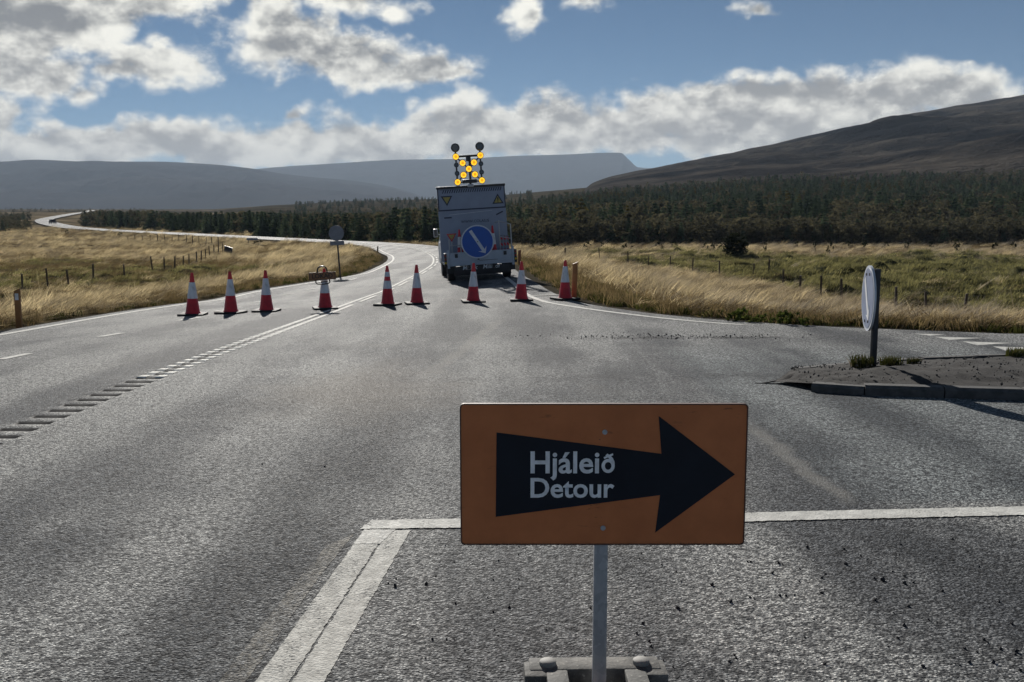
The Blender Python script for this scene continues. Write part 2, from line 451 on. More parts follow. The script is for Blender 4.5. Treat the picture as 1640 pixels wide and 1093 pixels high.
def f_asphalt(nt, b, pos):
    gp = nt.n('ShaderNodeNewGeometry').outputs['Position']
    sx = nt.n('ShaderNodeSeparateXYZ', {0: gp})
    vo = nt.n('ShaderNodeTexVoronoi', {'Vector': gp, 'Scale': 74.0, 'Randomness': 1.0})
    vo2 = nt.n('ShaderNodeTexVoronoi', {'Vector': gp, 'Scale': 150.0})
    rnd = nt.n('ShaderNodeSeparateColor', {0: vo.outputs['Color']})
    rnd2 = nt.n('ShaderNodeSeparateColor', {0: vo2.outputs['Color']})
    stone = nt.mix(nt.ss(rnd.outputs[0], .15, .95), (.050, .053, .057), (.44, .445, .437))
    stone = nt.mix(nt.ss(rnd.outputs[1], .86, .95), stone, (.58, .575, .56))
    fine = nt.mix(rnd2.outputs[0], (.062, .064, .068), (.30, .303, .30))
    col = nt.mix(nt.ss(vo.outputs['Distance'], .34, .56), stone, fine)
    col = nt.mix(nt.m('MULTIPLY', nt.ss(nt.noise(gp, 34, 3, .6), .44, .60), .85), col, (.022, .023, .026))
    # worn wheel paths, bitumen-rich strips between them, old repairs and dust
    stretch = nt.vm('MULTIPLY', gp, (1.0, .16, 1.0))
    big = nt.noise(stretch, .9, 5, .62); patch = nt.noise(gp, .33, 4, .6)
    path = nt.m('SINE', nt.m('MULTIPLY_ADD', nt.m('ADD', sx.outputs[0], nt.m('MULTIPLY', patch, .8)), 3.9, 1.75))
    worn = nt.m('ADD', nt.m('MULTIPLY', path, .20), nt.m('ADD', nt.m('MULTIPLY', nt.m('SUBTRACT', big, .5), 2.3), nt.m('MULTIPLY', nt.m('SUBTRACT', patch, .5), 1.7)))
    col = nt.mix(1.0, col, nt.mix(nt.ss(worn, -.42, .42), (.50, .52, .555), (1.68, 1.66, 1.60)), 'RGBA', 'MULTIPLY')
    bx = nt.m('ADD', sx.outputs[0], nt.m('MULTIPLY', nt.m('SUBTRACT', nt.noise(gp, .9, 3), .5), .7))
    band = nt.m('MULTIPLY', nt.ss(nt.m('ABSOLUTE', nt.m('ADD', bx, 1.18)), .55, .12), nt.m('MULTIPLY', nt.ss(sx.outputs[1], 10.5, 7.0), .62))
    bd2 = nt.m('MULTIPLY', nt.ss(nt.m('ABSOLUTE', nt.m('MULTIPLY_ADD', sx.outputs[1], .5, nt.m('SUBTRACT', bx, 4.72))), .42, .1), nt.m('MULTIPLY', nt.ss(sx.outputs[1], 5.5, 5.2), .55))
    col = nt.mix(nt.m('MAXIMUM', band, bd2), col, nt.mix(1.0, col, (.36, .38, .41), 'RGBA', 'MULTIPLY'))
    dust = nt.m('MULTIPLY', nt.ss(nt.noise(nt.vm('MULTIPLY', gp, (.7, .5, 1)), .55, 5, .65), .56, .78), .35)
    col = nt.mix(dust, col, (.20, .175, .14))
    new = nt.m('MULTIPLY', nt.ss(nt.m('ADD', sx.outputs[0], nt.m('MULTIPLY', nt.m('SUBTRACT', nt.noise(gp, 1.6, 4), .5), .5)), 1.9, 2.15), nt.m('MULTIPLY', nt.ss(sx.outputs[1], 5.8, 6.0), nt.ss(sx.outputs[1], 15.5, 12.0)))
    col = nt.mix(new, col, nt.mix(1.0, col, (.74, .79, .82), 'RGBA', 'MULTIPLY'))
    tan = nt.m('MULTIPLY', nt.ss(nt.vm('DISTANCE', nt.vm('MULTIPLY', nt.vm('ADD', gp, nt.vm('MULTIPLY', nt.vm('SUBTRACT', nt.noise(gp, 1.1, 4, .6, 1), (.5, .5, .5)), (1.6, 2.4, 0))), (1, .42, 0)), (-1.55, 4.3, 0), 1), 1.3, .15), .42)
    col = nt.mix(tan, col, (.27, .235, .19))
    # tar-black scraped line across the mouth of the side road
    w = nt.m('ADD', sx.outputs[1], nt.m('MULTIPLY', nt.m('SUBTRACT', nt.noise(gp, .8, 3), .5), .5))
    ln = nt.m('MULTIPLY', nt.ss(nt.m('ABSOLUTE', nt.m('SUBTRACT', w, 15.0)), .28, .02), nt.m('MULTIPLY', nt.ss(sx.outputs[0], .4, 2.0), nt.ss(sx.outputs[0], 5.5, 3.5)))
    ln = nt.m('MULTIPLY', ln, nt.ss(nt.noise(gp, 6, 3), .38, .6))
    ln2 = nt.m('MULTIPLY', nt.ss(nt.m('ABSOLUTE', nt.m('SUBTRACT', w, 11.05)), .55, .05), nt.m('MULTIPLY', nt.ss(sx.outputs[0], -.9, 1.0), .45))
    col = nt.mix(nt.m('MAXIMUM', nt.m('MULTIPLY', ln, .85), nt.m('MULTIPLY', ln2, nt.ss(nt.noise(gp, 3, 4), .35, .65))), col, (.02, .02, .023))
    # pale raised seam where the side road's newer surfacing starts
    nz = nt.m('MULTIPLY', nt.m('SUBTRACT', nt.noise(gp, 2.2, 4), .5), .30)
    seam = nt.ss(nt.m('ABSOLUTE', nt.m('SUBTRACT', nt.m('ADD', sx.outputs[0], nz), 2.02)), .10, .015)
    seam = nt.m('MULTIPLY', seam, nt.m('MULTIPLY', nt.ss(sx.outputs[1], 5.75, 6.1), nt.ss(sx.outputs[1], 8.6, 7.9)))
    seam2 = nt.ss(nt.m('ABSOLUTE', nt.m('SUBTRACT', nt.m('ADD', nt.m('MULTIPLY_ADD', sx.outputs[1], -.105, sx.outputs[0]), nz), -2.13)), .16, .02)
    seam2 = nt.m('MULTIPLY', seam2, nt.m('MULTIPLY', nt.ss(sx.outputs[1], 10.8, 12.0), nt.ss(sx.outputs[1], 19, 17)))
    col = nt.mix(nt.m('MULTIPLY', nt.m('MAXIMUM', seam, seam2), .55), col, (.24, .23, .21))
    nt.put(b.inputs['Base Color'], col)
    hgt = nt.m('ADD', nt.m('MULTIPLY', vo.outputs['Distance'], -.013), nt.m('MULTIPLY', nt.noise(gp, 160, 3, .6), .010))
    hgt = nt.m('ADD', hgt, nt.m('MULTIPLY', rnd.outputs[2], .003))
    nt.put(b.inputs['Normal'], nt.n('ShaderNodeBump', {'Strength': .8, 'Distance': 1.0, 'Height': hgt}).outputs[0])
    nt.put(b.inputs['Roughness'], nt.m('MULTIPLY_ADD', rnd.outputs[1], .25, .66))
    b.inputs['Specular IOR Level'].default_value = .10


def f_paint(alpha_lo, alpha_hi, col=(.74, .73, .68)):
    def fn(nt, b, pos):
        gp = nt.n('ShaderNodeNewGeometry').outputs['Position']
        f_asphalt(nt, b, pos)
        under = b.inputs['Base Color'].links[0].from_socket
        n1 = nt.noise(gp, 75, 4, .7); n2 = nt.noise(nt.vm('MULTIPLY', gp, (9, 2.0, 1)), 1.0, 4, .65)
        k = nt.ss(nt.m('ADD', nt.m('MULTIPLY', n1, .75), nt.m('MULTIPLY', n2, .5)), alpha_lo, alpha_hi)
        dirt = nt.mix(nt.ss(nt.noise(gp, 14, 4), .35, .75), tuple(c * .70 for c in col), col)
        nt.put(b.inputs['Base Color'], nt.mix(k, under, dirt))
        bn = [q for q in nt.N if q.type == 'BUMP'][0]; nt.put(bn.inputs['Strength'], nt.m('MULTIPLY_ADD', k, -.6, .9))
    return fn


def f_ground(nt, b, pos):
    gp = nt.n('ShaderNodeNewGeometry').outputs['Position']
    g = nt.n('ShaderNodeAttribute', attribute_name='green').outputs['Fac']
    n1 = nt.noise(gp, .55, 5, .65); n2 = nt.noise(gp, 6.0, 4, .6); n3 = nt.noise(nt.vm('MULTIPLY', gp, (.5, 1, 1)), .045, 5, .6)
    straw = nt.mix(nt.ss(n1, .3, .7), (.060, .050, .034), (.17, .135, .09))
    straw = nt.mix(nt.ss(n3, .45, .62), straw, (.26, .205, .13))
    straw = nt.mix(nt.ss(n3, .44, .34), straw, (.075, .07, .036))
    grn = nt.mix(nt.ss(n1, .35, .65), (.035, .038, .020), (.13, .12, .058))
    col = nt.mix(nt.m('MULTIPLY', g, 1.0, clamp=True), straw, grn)
    col = nt.mix(nt.ss(n2, .62, .78), col, (.035, .028, .018))
    e = nt.n('ShaderNodeAttribute', attribute_name='edge').outputs['Fac']     # gravel and weeds at the asphalt's edge
    soil = nt.mix(n2, (.045, .040, .032), (.10, .09, .07))
    hth = nt.n('ShaderNodeAttribute', attribute_name='heath').outputs['Fac']
    col = nt.mix(hth, col, nt.mix(nt.ss(n3, .40, .62), (.026, .024, .018), (.085, .070, .044)))
    col = nt.mix(e, col, soil)
    nt.put(b.inputs['Base Color'], col)
    nt.put(b.inputs['Normal'], nt.n('ShaderNodeBump', {'Strength': .8, 'Distance': .12, 'Height': nt.noise(gp, 9, 5, .65)}).outputs[0])
    b.inputs['Roughness'].default_value = 1.0; b.inputs['Specular IOR Level'].default_value = 0.0


def f_hill(c0, c1, c2, sc, bump):
    def fn(nt, b, pos):
        gp = nt.n('ShaderNodeNewGeometry'); p = gp.outputs['Position']
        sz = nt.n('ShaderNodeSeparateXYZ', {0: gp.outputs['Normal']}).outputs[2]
        n1 = nt.noise(p, sc, 6, .62); n2 = nt.noise(nt.vm('MULTIPLY', p, (1, 1, 6)), sc * 3.5, 5, .6)
        col = nt.mix(nt.ss(n1, .35, .65), c0, c1)
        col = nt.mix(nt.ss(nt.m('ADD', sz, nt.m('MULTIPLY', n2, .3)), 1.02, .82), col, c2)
        col = nt.mix(nt.ss(n2, .6, .72), col, tuple(v * .5 for v in c0))
        n3 = nt.noise(nt.vm('MULTIPLY', p, (1, 1, 3.5)), sc * .35, 5, .6)
        col = nt.mix(nt.ss(n3, .50, .60), col, c2)
        col = nt.mix(nt.m('MULTIPLY', nt.ss(nt.m('ABSOLUTE', nt.m('SUBTRACT', n3, .495)), .012, .002), .6), col, c1)
        nt.put(b.inputs['Base Color'], col)
        nt.put(b.inputs['Normal'], nt.n('ShaderNodeBump', {'Strength': bump, 'Distance': 12.0, 'Height': nt.noise(p, sc * 5, 6, .65)}).outputs[0])
        b.inputs['Roughness'].default_value = 1.0; b.inputs['Specular IOR Level'].default_value = 0.0
    return fn


def f_leaf(c0, c1, tr):
    """leaves let some light through"""
    def fn(nt, b, pos):
        oi = nt.n('ShaderNodeObjectInfo'); gp = nt.n('ShaderNodeNewGeometry').outputs['Position']
        k = nt.m('ADD', nt.m('MULTIPLY', oi.outputs['Random'], .55), nt.m('MULTIPLY', nt.noise(gp, 1.7, 3), .6))
        col = nt.mix(nt.ss(k, .15, .95), c0, c1)
        nt.put(b.inputs['Base Color'], col); b.inputs['Roughness'].default_value = .9; b.inputs['Specular IOR Level'].default_value = 0.0
        t = nt.n('ShaderNodeBsdfTranslucent', {'Color': nt.mix(1.0, col, (1.25, 1.15, .8), 'RGBA', 'MULTIPLY')})
        mx = nt.n('ShaderNodeMixShader', {0: tr, 1: b.outputs[0], 2: t.outputs[0]})
        out = [n for n in nt.N if n.type == 'OUTPUT_MATERIAL'][0]; nt.put(out.inputs['Surface'], mx.outputs[0])
    return fn


def f_sleeve(nt, b, pos):                          # scuffed white reflective sleeve
    n = nt.noise(nt.vm('MULTIPLY', pos, (1, 1, .4)), 14, 5, .7)
    nt.put(b.inputs['Base Color'], nt.mix(nt.ss(n, .5, .75), (.70, .72, .76), (.36, .35, .35)))


def f_sign_orange(nt, b, pos):
    n = nt.noise(pos, 7, 5, .6); n2 = nt.noise(nt.vm('MULTIPLY', pos, (.4, 1, 2.5)), 11, 5, .75)
    col = nt.mix(nt.ss(n, .3, .7), (.54, .180, .070), (.64, .22, .085))
    sz = nt.n('ShaderNodeSeparateXYZ', {0: pos})
    grime = nt.m('MULTIPLY', nt.ss(n2, .61, .78), .8)
    col = nt.mix(grime, col, (.07, .04, .032))
    scr = nt.noise(nt.vm('MULTIPLY', pos, (14, 1, 90)), 1.0, 3, .7); area = nt.noise(pos, 5.0, 3, .6)
    col = nt.mix(nt.m('MULTIPLY', nt.ss(scr, .60, .66), nt.m('MULTIPLY', nt.ss(area, .54, .64), .7)), col, (.09, .045, .035))
    spots = nt.ss(nt.noise(pos, 38, 2, .5), .76, .80)
    col = nt.mix(nt.m('MULTIPLY', spots, .6), col, (.10, .05, .04))
    nt.put(b.inputs['Base Color'], col)


def f_galv(nt, b, pos):
    v = nt.n('ShaderNodeTexVoronoi', {'Vector': pos, 'Scale': 55.0}); r = nt.n('ShaderNodeSeparateColor', {0: v.outputs['Color']})
    col = nt.mix(r.outputs[0], (.40, .42, .45), (.52, .54, .57))
    col = nt.mix(nt.ss(nt.noise(nt.vm('MULTIPLY', pos, (1, 1, .2)), 26, 5, .7), .60, .74), col, (.17, .17, .18))
    nt.put(b.inputs['Base Color'], col)


def f_rubber(nt, b, pos):
    n = nt.noise(pos, 9, 5, .65); n2 = nt.noise(pos, 60, 3)
    col = nt.mix(nt.ss(n, .35, .7), (.07, .07, .065), (.20, .193, .175))
    col = nt.mix(nt.ss(n2, .60, .75), col, (.34, .33, .29))
    nt.put(b.inputs['Base Color'], col)
    nt.put(b.inputs['Normal'], nt.n('ShaderNodeBump', {'Strength': .6, 'Distance': .004, 'Height': n2}).outputs[0])


M = {}
M['asphalt'] = material('asphalt', (.06,) * 3, .6, fn=f_asphalt, var=0)
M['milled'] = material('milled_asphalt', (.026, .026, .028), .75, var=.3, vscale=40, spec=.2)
M['paint'] = material('road_paint', (.7,) * 3, .55, fn=f_paint(.42, .56), var=0)
M['paint_worn'] = material('worn_road_paint', (.7,) * 3, .6, fn=f_paint(.44, .62, (.62, .61, .56)), var=0)
M['paint_faded'] = material('faded_road_paint', (.5,) * 3, .6, fn=f_paint(.50, .85, (.36, .335, .285)), var=0)
M['ground'] = material('rough_grassland', (.2, .15, .08), .95, fn=f_ground, var=0)
M['hill'] = material('heath_hill', (.07, .06, .05), fn=f_hill((.022, .021, .022), (.088, .076, .064), (.012, .013, .016), .008, 1.0), var=0)
M['mount'] = material('bare_mountain', (.08, .07, .07), fn=f_hill((.036, .033, .033), (.048, .044, .043), (.028, .026, .027), .0012, .3), var=0)
M['straw'] = material('dry_grass', (.5, .38, .2), fn=f_leaf((.20, .165, .125), (.76, .665, .53), .42), var=0)
M['straw_dark'] = material('brown_grass', (.3, .22, .1), fn=f_leaf((.085, .066, .042), (.26, .205, .135), .38), var=0)
M['turf'] = material('green_grass', (.08, .09, .03), fn=f_leaf((.045, .050, .027), (.31, .30, .165), .40), var=0)
M['green_leaf'] = material('green_weed_leaf', (.06, .09, .03), fn=f_leaf((.045, .062, .020), (.12, .15, .05), .35), var=0)
M['weed'] = material('dark_weed', (.04, .05, .02), fn=f_leaf((.03, .035, .014), (.075, .085, .03), .3), var=0)
M['conifer'] = material('conifer_needles', (.03, .04, .025), fn=f_leaf((.034, .055, .046), (.098, .136, .098), .24), var=0)
M['birch'] = material('birch_twigs', (.05, .045, .03), fn=f_leaf((.052, .054, .047), (.132, .126, .096), .25), var=0)
M['larch'] = material('larch_needles', (.08, .07, .03), fn=f_leaf((.060, .058, .024), (.115, .10, .040), .28), var=0)
M['bush'] = material('bush_leaves', (.03, .035, .025), fn=f_leaf((.016, .020, .014), (.040, .048, .026), .2), var=0)
M['bark'] = material('bark', (.05, .04, .032), .9, bump=.5)
M['red'] = material('cone_red', (.58, .024, .035), .42, var=.22, vscale=6)
M['wire'] = material('fence_wire', (.05, .045, .04), .95, spec=0.0)
M['white'] = material('white_paint', (.76, .77, .78), .45, var=.06)
M['sleeve'] = material('reflective_sleeve', (.7, .72, .76), .35, fn=f_sleeve)
M['blackrub'] = material('black_rubber', (.03, .03, .032), .75, spec=.2, var=.3, vscale=20)
M['baserub'] = material('recycled_rubber', (.1, .1, .09), .8, fn=f_rubber)
M['rust'] = material('rusty_steel', (.22, .09, .05), .8, var=.4, vscale=30, bump=.4)
M['orange'] = material('sign_orange', (.62, .19, .06), .5, fn=f_sign_orange, spec=.2)
M['navy'] = material('sign_black', (.010, .014, .024), .45, var=.15, spec=.25)
M['letter'] = material('letter_grey', (.84, .86, .88), .5, var=.12, vscale=30)
M['galv'] = material('galvanised_steel', (.45, .47, .5), .5, metal=.55, fn=f_galv)
M['steel'] = material('dark_steel', (.05, .052, .058), .45, metal=.6)
M['black'] = material('black_paint', (.014, .014, .016), .45)
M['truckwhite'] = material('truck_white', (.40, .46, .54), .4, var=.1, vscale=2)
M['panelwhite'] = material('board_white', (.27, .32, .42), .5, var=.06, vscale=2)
M['navyline'] = material('navy_print', (.03, .04, .075), .5)
M['blue'] = material('sign_blue', (.010, .095, .44), .4, var=.05)
M['bluegrey'] = material('sign_blue_faded', (.24, .29, .42), .35, var=.06)
M['signgrey'] = material('sign_arrow_white', (.62, .66, .72), .4, var=.08)
M['yellow'] = material('sign_yellow', (.62, .46, .03), .5)
M['lamp'] = material('lit_amber_lens', (1.0, .56, .03), .3, emit=1.0, var=0)
M['lamphot'] = material('lit_amber_core', (1.0, .32, .004), .3, emit=.85, var=0)
M['glass'] = material('dark_glass', (.012, .015, .018), .06, var=0, spec=.8)
M['taillight'] = material('tail_light_red', (.20, .012, .016), .2, var=.05)
M['orangepost'] = material('marker_orange', (.29, .135, .042), .55, var=.2, vscale=10)
M['wood'] = material('weathered_wood', (.085, .066, .05), .9, var=.3, vscale=12, bump=.4)
M['greyback'] = material('sign_back_grey', (.20, .22, .26), .5, metal=.3)
M['kerb'] = material('kerb_concrete', (.085, .082, .078), .85, var=.3, vscale=10, bump=.6)
M['soil'] = material('island_soil', (.022, .0185, .016), .95, var=.45, vscale=14, bump=.9)
M['stone'] = material('dark_stone', (.022, .022, .025), .8, var=.4, vscale=30)
M['stonelight'] = material('grey_stone', (.06, .055, .05), .85, var=.4, vscale=30)
M['car'] = material('car_dark', (.03, .032, .04), .25)
M['lockorange'] = material('closure_sign_orange', (.28, .13, .055), .55, var=.15)


# ------------------------------------------------------------------ ground, far hills, road
th = np.concatenate([np.arange(-40, 40, .12), np.arange(40, 320, 3.0)]); th = np.radians(th)
rr = [1.2]
while rr[-1] < 13000:
    r = rr[-1]; rr.append(r * (1.06 if r < 11 else 1.0085 if r < 420 else 1.02 if r < 1500 else 1.06))
rr = np.array(rr)
TX = rr[:, None] * np.sin(th)[None, :]; TY = rr[:, None] * np.cos(th)[None, :]
dd = edge_dist(TX, TY); gg = greenness(TX.ravel(), TY.ravel(), dd)
TZ = H0(TX, TY, dd).ravel() + hum(TX.ravel(), TY.ravel(), dd, gg)
TZ = np.where(TY.ravel() < -25, np.minimum(TZ, -.2), TZ)
me = grid_mesh('ground', np.stack([TX.ravel(), TY.ravel(), TZ], 1), len(rr), len(th), M['ground'], close=True)
a = me.attributes.new('green', 'FLOAT', 'POINT'); a.data.foreach_set('value', gg.astype(np.float32))
ed = np.clip(1 - sstep(dd + .5 * fbm(TX.ravel() / .9, TY.ravel() / .9, 3, 3), .2, 1.7), 0, 1) * (dd > -2)
a = me.attributes.new('edge', 'FLOAT', 'POINT'); a.data.foreach_set('value', ed.astype(np.float32))
aa = (TX / np.maximum(TY, 1)).ravel(); rh = np.hypot(TX, TY).ravel()
hth = np.clip(.85 * sstep(rh, 520, 900) * (fbm(TX.ravel() / 260, TY.ravel() / 90, 3, 77) > -.18) + sstep(aa, -.30, -.22) * sstep(rh, 420, 640) * (TY.ravel() > 0) + sstep(aa, -.03, 0.0) * sstep(rh, 140, 165) * (TY.ravel() > 0)
              + sstep(aa, -.26, -.22) * (1 - sstep(aa, -.02, .02)) * sstep(rh, 120, 175) * .7, 0, 1)
a = me.attributes.new('heath', 'FLOAT', 'POINT'); a.data.foreach_set('value', hth.astype(np.float32))
ground = tag(link_mesh('ground', me), kind='structure')


def ridge_mesh(name, pts, d0, d1, d2, base_fn, mat, rough, terr, seed, back=.92, power=1.15, na=420, nd=110):
    """a hill seen from the road: foot at d0, skyline at d1 following (u, v) pts, falling away to d2"""
    us = np.array([p[0] for p in pts], float); vs = np.array([p[1] for p in pts], float)
    az_ = np.array([math.atan2(*ray(u, 335)[:2]) for u in us])
    A = np.linspace(az_[0], az_[-1], na); Dm = np.concatenate([np.linspace(d0, d1, nd), np.linspace(d1, d2, nd // 4)[1:]])
    vv = ismooth(A, az_, vs); el_ = (335 - vv) / F * np.cos(A)
    X = Dm[:, None] * np.sin(A)[None]; Y = Dm[:, None] * np.cos(A)[None]
    t = np.clip((Dm - d0) / (d1 - d0), 0, 1)[:, None]; back_t = np.clip((Dm - d1) / (d2 - d1), 0, 1)[:, None]
    zb = base_fn(X, Y); zr = (CAMZ + el_ * d1)[None, :]
    amp = np.clip((zr - zb) / (zr.max() + 1), 0, 1)
    t2 = np.clip(t + .16 * np.sin(t * math.pi) * fbm(X / (d1 * .16), Y / (d1 * .16), 4, seed), 0, 1)
    if terr:                                       # basalt steps
        w = t2 * terr + .5 * fbm(X / (d1 * .3), Y / (d1 * .3), 3, seed + 3); st = np.floor(w) + sstep(w - np.floor(w), .28, .72)
        t2 = t2 * .45 + .55 * np.clip((st - .5 * fbm(X / (d1 * .3), Y / (d1 * .3), 3, seed + 3)) / terr, 0, 1)
    g = t2 ** power
    z = zb + (zr - zb) * g * (1 - (1 - back) * back_t)
    z += amp * rough * np.sin(np.clip(t, 0, 1) * math.pi) * (fbm(X / (d1 * .06), Y / (d1 * .06), 5, seed + 9) + .6 * (np.abs(fbm(X / (d1 * .035), Y / (d1 * .11), 4, seed + 5)) - .3))
    return tag(link_mesh(name, grid_mesh(name, np.stack([X.ravel(), Y.ravel(), z.ravel()], 1), len(Dm), na, mat)), kind='structure')


ridge_mesh('hill', [(905, 330), (930, 318), (950, 300), (1005, 284), (1066, 272), (1128, 259), (1210, 241), (1312, 219), (1414, 196), (1517, 179),
                    (1640, 157), (1800, 120), (2100, 90), (2500, 120)], 560, 1900, 3200,
           lambda X, Y: H0(X, Y, np.full(X.size, 99.)) - 3.0, M['hill'], 19, 9, 11, na=620, nd=220)
ridge_mesh('mountain', [(-700, 262), (-300, 250), (-100, 258), (0, 261), (60, 258), (150, 261), (250, 261), (340, 265), (400, 271), (450, 279), (500, 285),
                        (560, 290), (620, 299), (655, 308), (690, 322), (720, 333)], 4300, 6800, 9500, lambda X, Y: 0 * X - 5, M['mount'], 70, 0, 21, power=.8)
ridge_mesh('mountain', [(380, 276), (440, 270), (550, 263), (640, 258), (720, 257), (830, 252), (900, 250), (975, 247), (992, 247), (1006, 258), (1022, 270),
                        (1060, 272), (1120, 276), (1300, 300)], 7600, 9400, 12500, lambda X, Y: 0 * X - 5, M['mount'], 60, 0, 31, power=.75)


def road_lift(y): return .0008 * np.maximum(np.asarray(y, float) - 60, 0)
def strip(name, xa, xb, ys, mat, parent=None, lift=0.0, cols=2, zoff=None):
    """a sheet on the road between x = xa(y) and xb(y)"""
    ys = np.asarray(ys, float); t = np.linspace(0, 1, cols)
    X = xa(ys)[:, None] * (1 - t) + xb(ys)[:, None] * t; Y = np.repeat(ys[:, None], cols, 1)
    Z = HR(X, Y) + lift * (1 + np.maximum(Y - 10, 0) * .06) + road_lift(Y)
    if zoff is not None: Z = Z + zoff[:, None]
    return np.stack([X.ravel(), Y.ravel(), Z.ravel()], 1), len(ys), cols


RW = .26
gy = [6.0]; gd = [0.0]; gm = []
y = 6.0
while y < 44:
    for dy, dep in ((.010, -.015), (.125, -.015), (.140, 0.0), (.290, 0.0)):
        gy.append(y + dy); gd.append(dep)
    y += .29
gy = np.array(gy); gd = np.array(gd) * (1 - .85 * sstep(gy, 13.0, 19.0))
ys_main = np.unique(np.concatenate([np.arange(-25, 6, 1.0), np.arange(6, gy[-1], .5), [gy[-1]], np.arange(45, 130, 1.0), np.arange(130, 420, 4.0), np.arange(420, 1200, 12.0)]))
parts = []; off = 0; Vs = []; Qs = []; Ms = []
def add_grid(V, nu, nv, mi=None):
    global off
    i = np.arange(nu - 1)[:, None] * nv + np.arange(nv - 1)[None, :]
    q = np.stack([i, i + 1, i + nv + 1, i + nv], -1).reshape(-1, 4) + off
    Vs.append(V); Qs.append(q); Ms.append(np.zeros(len(q), np.int32) if mi is None else mi); off += len(V)
V, nu, nv = strip('l', XL, lambda y: XC(y) - RW, ys_main, None, cols=9); add_grid(V, nu, nv)
V, nu, nv = strip('r', lambda y: XC(y) + RW, XR, ys_main, None, cols=41); add_grid(V, nu, nv)
ys_flat1 = np.arange(-25, 6.01, 1.0); V, nu, nv = strip('c', lambda y: XC(y) - RW, lambda y: XC(y) + RW, ys_flat1, None, cols=2); add_grid(V, nu, nv)
ys_flat2 = ys_main[ys_main >= gy[-1] - 1e-6]; V, nu, nv = strip('c', lambda y: XC(y) - RW, lambda y: XC(y) + RW, ys_flat2, None, cols=2); add_grid(V, nu, nv)
cof = np.array([-RW, -.158, -.150, .150, .158, RW]); X = XC(gy)[:, None] + cof[None]; Y = np.repeat(gy[:, None], 6, 1)
inner = np.array([0, 0, 1, 1, 0, 0.])
Z = HR(X, Y) + road_lift(Y) + gd[:, None] * inner[None]
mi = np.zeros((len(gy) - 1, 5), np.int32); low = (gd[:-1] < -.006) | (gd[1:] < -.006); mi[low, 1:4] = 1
add_grid(np.stack([X.ravel(), Y.ravel(), Z.ravel()], 1), len(gy), 6, mi.ravel())
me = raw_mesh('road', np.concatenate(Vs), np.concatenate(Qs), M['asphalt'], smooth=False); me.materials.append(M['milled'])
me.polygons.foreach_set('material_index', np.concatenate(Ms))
road = tag(link_mesh('road', me), kind='structure')


def marking(name, xa, xb, ys, mat='paint', lift=.004):
    V, nu, nv = strip(name, xa, xb, ys, None, lift=lift)
    i = np.arange(nu - 1) * 2; q = np.stack([i, i + 1, i + 3, i + 2], -1)
    return link_mesh(name, raw_mesh(name, V, q, M[mat], False), road)
def offs(o): return lambda y: XC(y) + o * SEC(y)
ysA = np.arange(11.0, 320, .8)
# the double line dips into the milled grooves where they cross it
gsel = (gy > 11.0); gyy, gdd = gy[gsel], gd[gsel]
for a0, a1 in ((-.150, -.050), (.050, .150)):
    yy = gyy if a0 < 0 else gyy[gyy < 23.5]; zz = gdd[:len(yy)] * .8
    V, nu, nv = strip('c', offs(a0), offs(a1), yy, None, lift=.004, zoff=zz)
    i = np.arange(nu - 1) * 2; q = np.stack([i, i + 1, i + 3, i + 2], -1)
    link_mesh('centre_line', raw_mesh('centre_line', V, q, M['paint'], False), road)
marking('centre_line', offs(-.150), offs(-.050), np.arange(44.3, 330, 1.0))
for k in range(24):
    y0 = 24.5 + k * 4.2; marking('centre_line_dash', offs(.060), offs(.160), np.linspace(y0, y0 + 2.9, 8), lift=.006)
marking('edge_line', lambda y: XL(y) + .30, lambda y: XL(y) + .43, np.arange(4, 330, .8))
RE = np.array([(7.78, 15.05), (4.89, 16.2), (3.18, 17.43), (2.15, 18.98), (1.35, 20.6), (.70, 22.46), (.30, 25.6), (.06, 29.8), (-.3, 36), (-.6, 45), (-.9, 52), (-1.6, 60), (-2.8, 71), (-4.5, 83), (-9.1, 105)])
def xre(y): return ismooth(y, RE[:, 1], RE[:, 0])
yy = np.concatenate([np.linspace(16.8, 30, 60), np.arange(31, 105, 1.0)])
sl = np.gradient(xre(yy), yy); wd = .065 * np.sqrt(1 + np.minimum(sl, 0) ** 2)
marking('edge_line', lambda y: xre(y) - np.interp(y, yy, wd), lambda y: xre(y) + np.interp(y, yy, wd), yy)
for u0, v0, u1, v1 in ((2, 576, 46, 567), (160, 540, 196, 534), (283, 514.5, 322, 509), (342, 499.5, 368, 496), (404, 485.5, 424, 482.5), (452, 473, 470, 470.5), (490, 465.2, 504, 462.8), (558, 450, 570, 447)):
    p, q_ = hit(u0, v0, HR), hit(u1, v1, HR)
    marking('lane_dash', lambda y: np.interp(y, [p[1], q_[1]], [p[0], q_[0]]) - .06, lambda y: np.interp(y, [p[1], q_[1]], [p[0], q_[0]]) + .06, np.linspace(p[1], q_[1], 4), 'paint', .005)
p = hit(874, 473.5, HR); marking('lane_dash', lambda y: 0 * y + p[0] - .42, lambda y: 0 * y + p[0] + .32, np.array([p[1] - .12, p[1] + .06]), 'paint_worn', .006)


